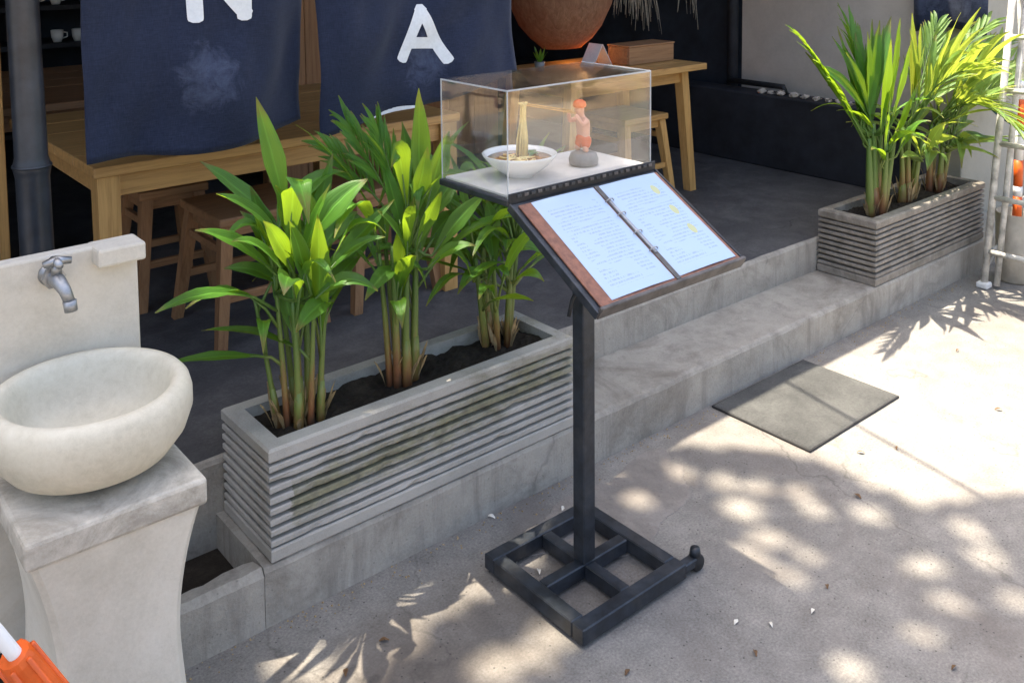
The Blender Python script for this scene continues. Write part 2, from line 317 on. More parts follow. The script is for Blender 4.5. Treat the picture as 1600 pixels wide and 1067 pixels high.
def page_mat(name, yellow):
    """printed page in a clear sleeve: rows of small type in blocks (flat print)"""
    m, N, L, B = new_mat(name); co = coords(N, 'UV'); sx = N.new('ShaderNodeSeparateXYZ'); L.new(co, sx.inputs[0])
    X, Y = sx.outputs['X'], sx.outputs['Y']
    rows = mth(N, L, 'FRACT', mth(N, L, 'MULTIPLY', Y, 30.0)); inrow = mth(N, L, 'LESS_THAN', rows, 0.5)
    gl = noise_node(N, L, scaled(N, L, co, (70, 30, 1)), 1.0, 2); ink = mth(N, L, 'GREATER_THAN', gl, 0.50)
    bl = noise_node(N, L, scaled(N, L, co, (2.2, 7, 1)), 1.0, 1); blk = mth(N, L, 'GREATER_THAN', bl, 0.44)
    mx = mth(N, L, 'MULTIPLY', mth(N, L, 'GREATER_THAN', X, 0.12), mth(N, L, 'LESS_THAN', X, 0.88))
    my = mth(N, L, 'MULTIPLY', mth(N, L, 'GREATER_THAN', Y, 0.08), mth(N, L, 'LESS_THAN', Y, 0.9))
    k = mth(N, L, 'MULTIPLY', mth(N, L, 'MULTIPLY', inrow, ink), mth(N, L, 'MULTIPLY', blk, mth(N, L, 'MULTIPLY', mx, my)))
    col = mixc(N, L, mth(N, L, 'MULTIPLY', k, 0.34), (0.33, 0.44, 0.60), (0.07, 0.10, 0.17))  # blue base colour carries the sky's reflection on the white pages
    if yellow:
        for yy in (0.82, 0.58, 0.36):
            d = mth(N, L, 'ADD', mth(N, L, 'POWER', mth(N, L, 'MULTIPLY', mth(N, L, 'SUBTRACT', X, 0.76), 1.0), 2.0), mth(N, L, 'POWER', mth(N, L, 'SUBTRACT', Y, yy), 2.0))
            col = mixc(N, L, mth(N, L, 'LESS_THAN', d, 0.0030), col, (0.42, 0.43, 0.17))
    L.new(col, B.inputs['Base Color']); B.inputs['Roughness'].default_value = 0.5
    B.inputs['Coat Weight'].default_value = 1.0; B.inputs['Coat Roughness'].default_value = 0.12; B.inputs['Coat IOR'].default_value = 1.75
    n = N.new('ShaderNodeBump'); n.inputs['Strength'].default_value = 0.12; n.inputs['Distance'].default_value = 0.01
    L.new(noise_node(N, L, co, 3.0, 3), n.inputs['Height']); L.new(n.outputs[0], B.inputs['Coat Normal'])
    return m
M['page'] = page_mat('printed_page', False); M['page_y'] = page_mat('printed_page_marked', True)

def acrylic_mat():
    m, N, L, B = new_mat('clear_acrylic'); N.remove(B)
    t = N.new('ShaderNodeBsdfTransparent'); t.inputs['Color'].default_value = (0.975, 0.98, 0.98, 1)
    g = N.new('ShaderNodeBsdfGlossy'); g.inputs['Roughness'].default_value = 0.03; g.inputs['Color'].default_value = (1, 1, 1, 1)
    d = N.new('ShaderNodeBsdfDiffuse'); d.inputs['Color'].default_value = (0.7, 0.68, 0.64, 1)
    lw = N.new('ShaderNodeLayerWeight'); lw.inputs['Blend'].default_value = 0.5
    f = mth(N, L, 'ADD', 0.055, mth(N, L, 'MULTIPLY', 0.95, mth(N, L, 'POWER', lw.outputs['Facing'], 5.0)))
    co = coords(N); sm = ramp(N, L, noise_node(N, L, co, 7, 6, 0.7, 0.5), [(0.4, (0.004, 0.004, 0.004)), (0.75, (0.03, 0.03, 0.03))])   # dust and smears
    a = N.new('ShaderNodeMixShader'); L.new(sm, a.inputs[0]); L.new(t.outputs[0], a.inputs[1]); L.new(d.outputs[0], a.inputs[2])
    b = N.new('ShaderNodeMixShader'); L.new(f, b.inputs[0]); L.new(a.outputs[0], b.inputs[1]); L.new(g.outputs[0], b.inputs[2])
    L.new(b.outputs[0], N['Material Output'].inputs['Surface']); return m
M['acrylic'] = acrylic_mat()
def edge_mat():
    m, N, L, B = new_mat('acrylic_edge'); B.inputs['Base Color'].default_value = (0.6, 0.64, 0.66, 1); B.inputs['Roughness'].default_value = 0.25
    t = N.new('ShaderNodeBsdfTransparent'); x = N.new('ShaderNodeMixShader'); x.inputs[0].default_value = 0.5
    L.new(t.outputs[0], x.inputs[1]); L.new(B.outputs[0], x.inputs[2]); L.new(x.outputs[0], N['Material Output'].inputs['Surface']); return m
M['acrylic_edge'] = edge_mat()

def shade_mat():
    m, N, L, B = new_mat('woven_shade'); co = coords(N)
    n = noise_node(N, L, scaled(N, L, co, (14, 14, 3)), 3, 6, 0.7, 1.0)
    L.new(ramp(N, L, n, [(0.3, (0.10, 0.055, 0.03)), (0.7, (0.32, 0.19, 0.11))]), B.inputs['Base Color']); B.inputs['Roughness'].default_value = 0.8
    tr = N.new('ShaderNodeBsdfTranslucent'); tr.inputs['Color'].default_value = (0.55, 0.22, 0.06, 1)
    mx = N.new('ShaderNodeMixShader'); mx.inputs[0].default_value = 0.22
    L.new(B.outputs[0], mx.inputs[1]); L.new(tr.outputs[0], mx.inputs[2]); L.new(mx.outputs[0], N['Material Output'].inputs['Surface'])
    bump(N, L, n, 0.5, 0.01, B); return m
M['shade'] = shade_mat()
mb, Nb, Lb, Bb = new_mat('bulb_glow'); Bb.inputs['Base Color'].default_value = (0.9, 0.5, 0.2, 1)
Bb.inputs['Emission Color'].default_value = (1.0, 0.42, 0.1, 1); Bb.inputs['Emission Strength'].default_value = 6; M['bulb'] = mb

# ------------------------------------------------------------------ setting
H1, H2, TD = 0.158, 0.31, 0.294          # tread height, floor height, tread depth
G = 60
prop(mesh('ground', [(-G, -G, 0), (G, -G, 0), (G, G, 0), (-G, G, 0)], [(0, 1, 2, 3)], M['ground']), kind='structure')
rng = random.Random(7)
def rough_prism(name, prof, x0, x1, step, amp, mat, parent=None, seed=0):
    """profile (y, z) swept along x, every ring worn a little differently"""
    n = max(2, int((x1 - x0) / step)); vs, fs = [], []; k = len(prof)
    for i in range(n + 1):
        x = x0 + (x1 - x0) * i / n
        for j, (y, z, w) in enumerate(prof):
            q = V((x * 5 + seed, j * 3.1, 0)); q2 = V((x * 31 + seed, j * 7.7, 4))
            vs.append((x, y + w * amp * (noise.noise(q) + 0.5 * noise.noise(q2)), z + w * amp * (noise.noise(q + V((9, 9, 9))) + 0.5 * noise.noise(q2 + V((3, 3, 3))))))
    for i in range(n):
        for j in range(k):
            j2 = (j + 1) % k; fs.append((i * k + j, (i + 1) * k + j, (i + 1) * k + j2, i * k + j2))
    fs.append(tuple(reversed(range(k)))[::-1]); fs.append(tuple(n * k + j for j in range(k)))
    o = mesh(name, vs, fs, mat, parent); bm = bmesh.new(); bm.from_mesh(o.data); bmesh.ops.recalc_face_normals(bm, faces=bm.faces); bm.to_mesh(o.data); bm.free()
    return o
st = prop(rough_prism('step', [(0.0, -0.05, 0), (0.0, 0.05, 1), (0.0, H1 - 0.016, 1), (0.005, H1 - 0.005, 1.2), (0.016, H1, 1), (0.10, H1, .3), (TD + .05, H1, 0), (TD + .05, -0.05, 0)], -0.02, 4.6, 0.025, 0.0035, M['step'], None, 1), kind='structure')
prop(rough_prism('step_lip', [(-0.002, -0.05, 0), (-0.002, 0.05, 1), (-0.002, H1 - 0.02, 1), (0.015, H1 - 0.004, 1.5), (0.06, H1 - 0.008, 2.5), (0.10, H1 - 0.05, 3), (0.11, -0.05, 0)], -0.34, -0.022, 0.025, 0.0045, M['step'], None, 4), kind='structure')
prop(rough_prism('step_lip', [(-0.002, -0.05, 0), (-0.002, 0.05, 1), (-0.002, H1 - 0.02, 1), (0.015, H1 - 0.004, 1.5), (0.06, H1 - 0.008, 2.5), (0.10, H1 - 0.05, 3), (0.11, -0.05, 0)], -4.0, -0.81, 0.04, 0.0045, M['step'], None, 6), kind='structure')
prop(mesh('soil_bed', [(-4, 0.09, 0.06), (-0.02, 0.09, 0.06), (-0.02, 0.33, 0.06), (-4, 0.33, 0.06)], [(0, 1, 2, 3)], M['soil']), kind='structure')
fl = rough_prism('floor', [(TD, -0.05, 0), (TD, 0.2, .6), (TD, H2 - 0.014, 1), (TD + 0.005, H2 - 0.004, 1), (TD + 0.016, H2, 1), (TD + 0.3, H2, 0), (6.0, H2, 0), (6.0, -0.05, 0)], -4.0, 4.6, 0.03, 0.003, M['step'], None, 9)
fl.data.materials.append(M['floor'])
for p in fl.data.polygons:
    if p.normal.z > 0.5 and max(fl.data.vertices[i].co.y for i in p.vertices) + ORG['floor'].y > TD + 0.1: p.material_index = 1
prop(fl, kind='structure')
# worn screed patch beside the kerb, with a torn outline
def blob(name, cx, cy, rx, ry, z, mat, rot=0.0, seed=0, n=60, jag=0.22, th=0.004):
    top = []
    for k in range(n):
        a = 2 * math.pi * k / n; r = 1 + jag * noise.noise(V((math.cos(a) * 1.7 + seed, math.sin(a) * 1.7, seed * 0.7))) + 0.06 * noise.noise(V((k * .7, seed, 0)))
        x, y = rx * r * math.cos(a), ry * r * math.sin(a); top.append((cx + x * math.cos(rot) - y * math.sin(rot), cy + x * math.sin(rot) + y * math.cos(rot)))
    return mesh(name, [(x, y, z) for x, y in top] + [(cx + (x - cx) * 1.01, cy + (y - cy) * 1.01, z - th) for x, y in top], [tuple(range(n))] + [(k, k + n, (k + 1) % n + n, (k + 1) % n) for k in range(n)], mat)
prop(blob('pavement_patch', 1.02, -0.21, 0.30, 0.150, 0.0025, M['patch'], 0.12, 3, 90, 0.5, 0.0022), kind='structure')

# walls and roof of the open-fronted eatery
t = thing('back_wall', (1.0, 4.5, H2), 'dark navy back wall deep inside the eatery', 'wall')
box('wall_panel', -4, 4.6, 4.45, 4.6, H2 + .001, 2.5, M['navy_wall'], t, 0)
t = thing('side_wall', (4.25, 2.0, H2), 'beige plaster side wall with its grey outer end beside the palms', 'wall')
box('plaster_face', 4.10, 4.30, 0.36, 1.62, H2 + .001, 2.5, M['wall_beige'], t, 0.003)
box('end_pier', 4.098, 7.5, 0.20, 0.357, 0.0, 2.5, M['wall_grey'], t, 0.004)
box('dark_panel', 4.12, 4.30, 1.623, 4.44, H2 + .001, 2.5, M['navy_wall'], t, 0)
tube('drain_pipe', [(4.06, 1.66, H2), (4.06, 1.66, 2.5)], 0.035, M['black_wall'], t, 12)
t = thing('parapet', (3.95, 1.5, H2), 'low black painted parapet along the beige side wall', 'wall')
box('parapet_body', 3.85, 4.04, 0.31, 4.4, H2 + .001, 0.745, M['black_wall'], t, 0.006)
rough = []
prop(tube('water_pipe', [(3.97, 1.62, 0.79), (3.97, 1.3, 0.79), (3.97, 1.22, 0.79), (3.97, 1.2, 0.745)], 0.018, M['black_matte'], None, 10), 'black water pipe lying along the top of the dark parapet', 'pipe')
for i in range(9):
    y = 0.75 + i * 0.075 + rng.uniform(-.02, .02); r = rng.uniform(.014, .028); bm = bmesh.new(); bmesh.ops.create_icosphere(bm, subdivisions=2, radius=r)
    for v in bm.verts: v.co = V((v.co.x, v.co.y, v.co.z * .7)) * (1 + .25 * noise.noise(v.co * 60 + V((i, 0, 0)))) + V((3.90 + rng.uniform(0, .04), y, 0.745 + r * .62))
    prop(bmo('pebble', bm, M['wall_beige'], None, True), 'small pale pebble on the ledge of the black parapet', 'pebble', 'pebbles on the parapet')
t = thing('roof', (0.5, 3, 2.5), 'dark timber-lined roof over the eatery front', 'roof')
box('soffit', -4.2, 4.8, 0.64, 6, 2.5, 2.54, M['soffit'], t, 0)
box('roof_sheet', -4.2, 4.8, 0.63, 6, 2.543, 2.60, M['roof'], t, 0)
box('fascia', -4.2, 4.8, 0.608, 0.638, 2.44, 2.62, M['wood_brownx'], t, 0.002)
t = thing('left_wall', (-3.0, 3, H2), 'dark wall closing the left side of the eatery', 'wall')
box('wall_panel', -3.1, -3.0, 1.2, 4.44, H2 + .001, 2.5, M['black_wall'], t, 0)

# bamboo post
pb = thing('bamboo_post', (-0.35, 0.66, H2), 'black painted bamboo post rising behind the white wash basin', 'post')
R0 = 0.043
path = [(-0.35 + .004 * math.sin(z * 3), 0.66, z) for z in (H2, 0.6, 0.9, 1.07, 1.085, 1.098, 1.11, 1.125, 1.4, 1.56, 1.575, 1.59, 1.605, 2.0, 2.495)]
tube('culm', path, [R0, R0, R0, R0, R0 + .003, R0 + .006, R0 + .003, R0 - .001, R0 - .002, R0 - .002, R0 + .001, R0 + .003, R0, R0 - .004, R0 - .005], M['bamboo_black'], pb, 24)
tube('node_ring', [(-0.3503, 0.66, 1.098), (-0.3503, 0.66, 1.104)], R0 + .0075, M['bamboo_black'], pb, 24)

# ------------------------------------------------------------------ noren banners
def banner(name, x0, x1, y, zt, zbl, zbr, seed, label, lift=0.0):
    t = thing(name, ((x0 + x1) / 2, y, min(zbl, zbr)), label, 'banner', 'navy banners under the eave')
    nx, nz = 46, 60; wdt = x1 - x0
    def surf(s, q, off=0.0):            # s across 0..1, q down 0..1
        zb = zbl + (zbr - zbl) * s - 0.022 * math.sin(math.pi * s) * (1 - lift) + 0.02 * noise.noise(V((s * 2.3, seed, 0)))
        z = zt + (zb - zt) * q
        fold = 0.028 * math.sin(s * 9 + seed * 2 + q * 2.5) * (0.35 + 0.65 * q) + 0.065 * noise.noise(V((s * 2.2 + q * 1.3, q * 1.8 - s, seed))) * q
        fold += 0.022 * noise.noise(V((s * 7 + q * 5, q * 6 - s * 3, seed + 5))) - 0.05 * lift * s * s * q
        return V((x0 + wdt * s + 0.012 * q * noise.noise(V((q * 3, seed, s))), y + fold - off, z))
    vs, fs = [], []
    for side in (0, 1):
        for j in range(nz + 1):
            for i in range(nx + 1): vs.append(surf(i / nx, j / nz, -0.0015 * side))
    w = nx + 1; off = w * (nz + 1)
    for j in range(nz):
        for i in range(nx):
            a = j * w + i; fs.append((a, a + w, a + w + 1, a + 1)); fs.append((off + a, off + a + 1, off + a + w + 1, off + a + w))
    for i in range(nx): a = nz * w + i; fs.append((a, off + a, off + a + 1, a + 1)); fs.append((i, i + 1, off + i + 1, off + i))
    for j in range(nz):
        a = j * w; fs.append((a, off + a, off + a + w, a + w)); b = a + nx; fs.append((b, b + w, off + b + w, off + b))
    cl = mesh('cloth', vs, fs, M['cloth'], t, True)
    tube('rod', [(x0 - .03, y, zt + .01), (x1 + .03, y, zt + .01)], 0.012, M['black_matte'], t, 10)
    for s in (0.05, 0.5, 0.95): tube('cord', [(x0 + wdt * s, y, zt), (x0 + wdt * s, y + .008, 2.5)], 0.004, M['black_matte'], t, 6)
    def stroke(pts, hw):                # rounded brush stroke printed on the cloth; pts are (x, z) world
        out = []
        for (xa, za), (xb, zb) in zip(pts[:-1], pts[1:]):
            L_ = math.hypot(xb - xa, zb - za); n = 10; dx, dz = (xb - xa) / L_, (zb - za) / L_
            ring = []
            for k in range(-4, 5): a = k / 4 * math.pi / 2; ring.append((xb + hw * (dx * math.cos(a) - dz * math.sin(a)), zb + hw * (dz * math.cos(a) + dx * math.sin(a))))
            for k in range(-4, 5): a = k / 4 * math.pi / 2 + math.pi; ring.append((xa + hw * (dx * math.cos(a) - dz * math.sin(a)), za + hw * (dz * math.cos(a) + dx * math.sin(a))))
            out.append((xa, za, xb, zb, dx, dz, L_, ring))
        return out
    def letter(nm, strokes, hw):
        vs, fs = [], []; lay = 0
        def put(x, z, o):
            s = (x - x0) / wdt; q = 0.5
            for _ in range(6):
                zz = surf(s, q).z; e = surf(s, q + .01).z; q += (z - zz) / ((e - zz) / .01)
            return surf(s, q, o)
        for pts in strokes:
            for xa, za, xb, zb, dx, dz, L_, ring in stroke(pts, hw):
                o = 0.003 + 0.0006 * lay; lay += 1
                n = 40; b = len(vs)
                for i in range(n + 1):
                    u = -1 + 2 * 0.5 * 0 if False else i / n
                    e = hw; d = -e + (L_ + 2 * e) * u            # rounded ends: the strip narrows within the cap
                    cap = 1.0
                    if d < 0: cap = max(0.02, 1 - (d / e) ** 4) ** .25
                    if d > L_: cap = max(0.02, 1 - ((d - L_) / e) ** 4) ** .25
                    for sgn in (-1, -.33, .33, 1):
                        vs.append(put(xa + dx * d - dz * hw * cap * sgn, za + dz * d + dx * hw * cap * sgn, o))
                for i in range(n):
                    for k in range(3): a = b + i * 4 + k; fs.append((a, a + 4, a + 5, a + 1))
        return mesh(nm, vs, fs, M['letter'], cl, True)
    def hem(s0, s1):
        n = 12; vs = []
        for k in range(n + 1):
            q = s0 + (s1 - s0) * k / n; p = surf(q, 1.0); h = .002 + .011 * math.sin(math.pi * k / n); vs += [p + V((0, -.004, -.001)), p + V((0, -.003, h))]
        return mesh('white_hem', vs, [(2 * k, 2 * k + 2, 2 * k + 3, 2 * k + 1) for k in range(n)], M['white_cloth'], cl, True)
    return t, letter, hem
tb, let, hem1 = banner('noren_banner', -0.228, 0.448, 0.60, 2.38, 1.085, 1.125, 1.3, 'navy cloth banner printed with a white letter N')
let('letter', [[(0.083, 1.485), (0.083, 1.66)], [(0.083, 1.655), (0.222, 1.49)], [(0.222, 1.485), (0.222, 1.66)]], 0.021)
tb2, let2, hem2 = banner('noren_banner', 0.487, 1.30, 0.60, 2.38, 1.07, 1.205, 4.1, 'navy cloth banner printed with a white letter A', 0.6)
let2('letter', [[(0.822, 1.30), (0.895, 1.455)], [(0.895, 1.455), (0.985, 1.285)], [(0.860, 1.345), (0.95, 1.338)]], 0.020)
hem2(0.26, 0.50)
# flag by the side wall
tf = thing('cloth_flag', (4.03, 0.25, 1.16), 'navy cloth flag hanging at the corner of the grey wall', 'flag')
vs, fs = [], []
for j in range(25):
    for i in range(13):
        s, q = i / 12, j / 24; vs.append((4.03 + 0.015 * math.sin(s * 9 + q * 3), 0.06 + 0.40 * s - 0.02 * q * (s > .9), 2.3 + (1.17 + 0.04 * math.sin(s * 3) - 2.3) * q))
for j in range(24):
    for i in range(12): a = j * 13 + i; fs.append((a, a + 1, a + 14, a + 13))
fo = mesh('cloth', vs, fs, M['cloth'], tf, True); sm = fo.modifiers.new('thick', 'SOLIDIFY'); sm.thickness = 0.002
tube('bracket', [(4.03, 0.02, 2.31), (4.03, 0.46, 2.31), (4.09, 0.46, 2.31)], 0.01, M['black_matte'], tf, 8)

# ------------------------------------------------------------------ planters and palms
def planter(name, x0, x1, nr, mat, label):
    y0, y1, z0, z1 = 0.0, TD - 0.008, H1 + 0.001, 0.45
    t = thing(name, (x0, 0.0, z0), label, 'planter', 'ribbed concrete planters on the step')
    wl, ins = 0.046, 0.026
    def ring(nm, a, b, e, bev):         # hollow rectangular course between heights a and b, set in by e
        bm = bmesh.new(); X0, X1, Y0, Y1 = x0 + e, x1 - e, y0 + e, y1 - e; xi0, xi1, yi0, yi1 = x0 + wl, x1 - wl, y0 + wl, y1 - wl
        pr = [(0, a + bev), (bev, a)] if False else None
        lo = []; levels = [(a, bev), (a + bev, 0), (b - bev, 0), (b, bev)]
        for z, d in levels: lo.append([bm.verts.new(p) for p in ((X0 + d, Y0 + d, z), (X1 - d, Y0 + d, z), (X1 - d, Y1 - d, z), (X0 + d, Y1 - d, z))])
        inn = [[bm.verts.new(p) for p in ((xi0, yi0, z), (xi1, yi0, z), (xi1, yi1, z), (xi0, yi1, z))] for z in (a, b)]
        for l0, l1 in zip(lo[:-1], lo[1:]):
            for k in range(4): bm.faces.new((l0[k], l0[(k + 1) % 4], l1[(k + 1) % 4], l1[k]))
        for k in range(4):
            k2 = (k + 1) % 4; bm.faces.new((lo[-1][k], lo[-1][k2], inn[1][k2], inn[1][k])); bm.faces.new((inn[1][k], inn[1][k2], inn[0][k2], inn[0][k])); bm.faces.new((inn[0][k], inn[0][k2], lo[0][k2], lo[0][k]))
        return bmo(nm, bm, mat, t)
    ring('rim', z1 - 0.036, z1, 0.0, 0.006)
    zb = z0 + 0.034
    ring('base_course', z0, zb, 0.0, 0.004)
    ring('core', zb + .0005, z1 - 0.0365, ins, 0.0005)
    pitch = (z1 - 0.036 - zb) / nr
    for k in range(nr):
        a = zb + pitch * (k + 0.5) - pitch * 0.31
        bm = bmesh.new()
        for e0, e1, az in ((0, 0, 0),):
            h = pitch * 0.62; X0, X1, Y0, Y1 = x0 + .001, x1 - .001, y0 + .001, y1 - .001; d = 0.003
            lv = []; nseg = 34; dz_ = rng.uniform(-.0012, .0012)
            for z, ee in ((a, ins + .003), (a, d), (a + d, 0), (a + h - d, 0), (a + h, d), (a + h, ins + .003)):
                ring_ = []
                for q in range(nseg + 1):
                    x = X0 + ee + (X1 - X0 - 2 * ee) * q / nseg; wv = noise.noise(V((x * 22, k * 5.3, z * 90))); chip = max(0, noise.noise(V((x * 13 + k * 9, z * 40, 2))) - .32) * .022
                    ring_.append(bm.verts.new((x, Y0 + ee + (wv * .0011 + (chip if ee < ins else 0)), z + dz_ + wv * .0009)))
                ring_ += [bm.verts.new((X1 - ee, Y1 - ee, z + dz_)), bm.verts.new((X0 + ee, Y1 - ee, z + dz_))]
                lv.append(ring_)
            nn = nseg + 3
            for l0, l1 in zip(lv[:-1], lv[1:]):
                for q in range(nn): bm.faces.new((l0[q], l0[(q + 1) % nn], l1[(q + 1) % nn], l1[q]))
        bmo('rib', bm, mat, t)
    # soil
    vs, fs = [], []; nx, ny = 60, 14
    for j in range(ny + 1):
        for i in range(nx + 1):
            x = x0 + wl + (x1 - x0 - 2 * wl) * i / nx; y = y0 + wl + (y1 - y0 - 2 * wl) * j / ny
            vs.append((x, y, 0.418 + 0.016 * noise.noise(V((x * 14, y * 14, 1))) + 0.008 * noise.noise(V((x * 60, y * 60, 5)))))
    for j in range(ny):
        for i in range(nx): a = j * (nx + 1) + i; fs.append((a, a + 1, a + nx + 2, a + nx + 1))
    mesh('soil', vs, fs, M['soil'], t)
    return t
planter('planter', 0.0, 1.039, 8, M['planter'], 'grey ribbed concrete planter with moss across its front, beside the menu stand')
planter('planter', 2.868, 3.925, 9, M['planter_worn'], 'brownish worn ribbed concrete planter at the grey wall')

LEAF_N = [9]
def leaf_data(base, ctrl, tip, width, nref, fold=0.35, n=9, pleat=0.0, wpos=0.45, vs=None, fs=None):
    vs = [] if vs is None else vs; fs = [] if fs is None else fs; b0 = len(vs)
    SS = (-1, -.66, -.33, 0, .33, .66, 1)
    for i in range(n + 1):
        t = i / n; p = bez(base, ctrl, tip, t); T = (ctrl - base).lerp(tip - ctrl, t).normalized()
        side = T.cross(nref)
        if side.length < 1e-3: side = T.cross(V((0.3, 0.5, 0.8)))
        side.normalize(); nn = side.cross(T).normalized()
        prof = (t / wpos) ** 0.8 if t < wpos else (1 - ((t - wpos) / (1 - wpos)) ** 1.7)
        hw = max(0.0012, 0.5 * width * prof)
        for k, s in enumerate(SS):
            up = fold * abs(s) * hw + (pleat * hw * (0.5 if k % 2 else -0.5)) + 0.004 * noise.noise(p * 30 + V((s, 0, 0)))
            vs.append(p + side * (s * hw) + nn * up)
    LEAF_N[0] = n; m = len(SS)
    for i in range(n):
        for k in range(m - 1): a = b0 + i * m + k; fs.append((a, a + 1, a + m + 1, a + m))
    return vs, fs
def leaf(parent, base, ctrl, tip, width, nref=V((0, 0, 1)), mat=None, name='leaf', **kw):
    vs, fs = leaf_data(V(base), V(ctrl), V(tip), width, nref, **kw)
    o = mesh(name, vs, fs, mat or M['leaf'], parent, True); m = 7
    al = o.data.attributes.new('along', 'FLOAT', 'POINT'); ac = o.data.attributes.new('across', 'FLOAT', 'POINT'); n = LEAF_N[0]
    al.data.foreach_set('value', [(i // m) / n for i in range(len(vs))]); ac.data.foreach_set('value', [(i % m) / 6.0 for i in range(len(vs))])
    return o

def palm(base, label, group, stems, heroes, nrand, seed, zmax, spread=0.3, wr=(0.035, 0.06), lr=(0.25, 0.42), mat='leaf', az=(0, 2 * math.pi), elr=(.5, 1.35)):
    r = random.Random(seed); bx, by = base; zs = 0.415
    t = thing('palm_plant', (bx, by, zs), label, 'palm', group)
    tops = []
    for (dx, dy, lx, ly, h, rad) in stems:
        p0 = V((bx + dx, by + dy, zs - .02)); p2 = V((bx + dx + lx, by + dy + ly, zs + h)); p1 = (p0 + p2) / 2 + V((lx * -.2 + r.uniform(-.008, .008), r.uniform(-.008, .008), 0))
        pts = [bez(p0, p1, p2, k / 9) for k in range(10)]
        so = tube('stem', pts, [rad * (1.15 - .6 * k / 9) for k in range(10)], M['stem'], t, 8)
        if r.random() < .5: q = 3; tube('sheath', [pts[k] + V((0.0012, -.0012, 0)) for k in range(q + 1)], [rad * (1.45 - .25 * k / q) for k in range(q)] + [rad * .96], M['stem'], so, 8)
        for _ in range(3):           # dead husk strips at the foot
            a = r.uniform(0, 6.28); b = pts[1] + V((math.cos(a), math.sin(a), 0)) * rad; e = b + V((math.cos(a) * .035, math.sin(a) * .035, r.uniform(.03, .09)))
            leaf(so, b - V((0, 0, .03)), (b + e) / 2 + V((0, 0, .012)), e, 0.014, V((math.cos(a), math.sin(a), .1)), M['dry'], 'husk', n=4)
        tops.append(pts)
    for h in heroes:                 # leaf told apart in the photograph: base pixel, tip pixel, their y, rise, width
        (u0, v0, ya), (u1, v1, yb), rise, w = h[:4]; nr = h[4] if len(h) > 4 else V((0, -0.55, 0.85))
        b = ony(u0, v0, ya); e = ony(u1, v1, yb); c = (b + e) / 2 + V((0, 0, rise)) + (h[5] if len(h) > 5 else V((0, 0, 0)))
        near = min(tops, key=lambda p: (p[7] - b).length)
        s0 = min(near[3:9], key=lambda p: (p - b).length); tube('petiole', [s0, (s0 + b) / 2 + V((0, 0, -.006)), b, bez(b, c, e, .25)], [.006, .005, .0045, .002], M['stem'], t, 6)
        leaf(t, b, c, e, w, nr, M[mat], n=11, pleat=.12)
    for k in range(nrand):
        pts = r.choice(tops); s0 = pts[r.choice((4, 5, 6, 7, 8, 9, 9))]; a = r.uniform(*az); el = r.uniform(.1, .7) if k % 7 == 0 else r.uniform(*elr); L_ = r.uniform(*lr)
        d = V((math.cos(a) * math.cos(el), math.sin(a) * math.cos(el) * .8, math.sin(el)))
        b = s0 + d * r.uniform(.03, .1) + V((0, 0, .02)); c = b + d * L_ * .6; e = c + V((d.x, d.y, d.z * r.uniform(-.9, .7))).normalized() * L_ * .5
        if e.z > zmax: f_ = (zmax - b.z) / max(.01, e.z - b.z); c = b + (c - b) * f_; e = b + (e - b) * f_
        if e.z < .52: e.z = .52
        tube('petiole', [s0, (s0 + b) / 2, b, bez(b, c, e, .2)], [.005, .0045, .004, .002], M['stem'], t, 6)
        leaf(t, b, c, e, r.uniform(*wr), V((r.uniform(-.3, .3), r.uniform(-.4, .1), 1)), M[mat], n=9, pleat=.12)
    return t, tops
def frond(t, pts, n, lmin, lmax, w, ang, mat, r, up=0.0, nref=V((0, -.6, .8)), t0=0.25):
    """feather frond: a rib with paired leaflets as its sub-parts"""
    a, b, c = [V(p) for p in pts]
    fr = tube('frond', [bez(a, b, c, k / 8) for k in range(9)], [.006 - .0045 * k / 8 for k in range(9)], M['stem'], t, 6); ORG[fr.name] = ORG[t.name]
    for k in range(n):
        s = t0 + (1 - t0) * k / (n - 1); p = bez(a, b, c, s); T = ((b - a).lerp(c - b, s)).normalized()
        sd_ = T.cross(nref).normalized(); L_ = lmin + (lmax - lmin) * math.sin(math.pi * (0.25 + 0.6 * s))
        for sg in (-1, 1):
            an = ang * (1 - .55 * s) * r.uniform(.85, 1.15); d = (T * math.cos(an) + sd_ * (sg * math.sin(an)) + V((0, 0, up))).normalized()
            e = p + d * L_ * r.uniform(.85, 1.1); cc = p + d * L_ * .55 + V((0, 0, .012)); e += V((0, 0, -.10 * L_ * r.uniform(.3, 2.2)))
            leaf(fr, p, cc, e, w * r.uniform(.8, 1.15), nref, M[mat], 'leaflet', n=5, fold=.5, wpos=.35)
    return fr
r_ = random.Random(5)
UPF, SIDE = V((0, -0.55, 0.85)), V((0, -1, 0.15))
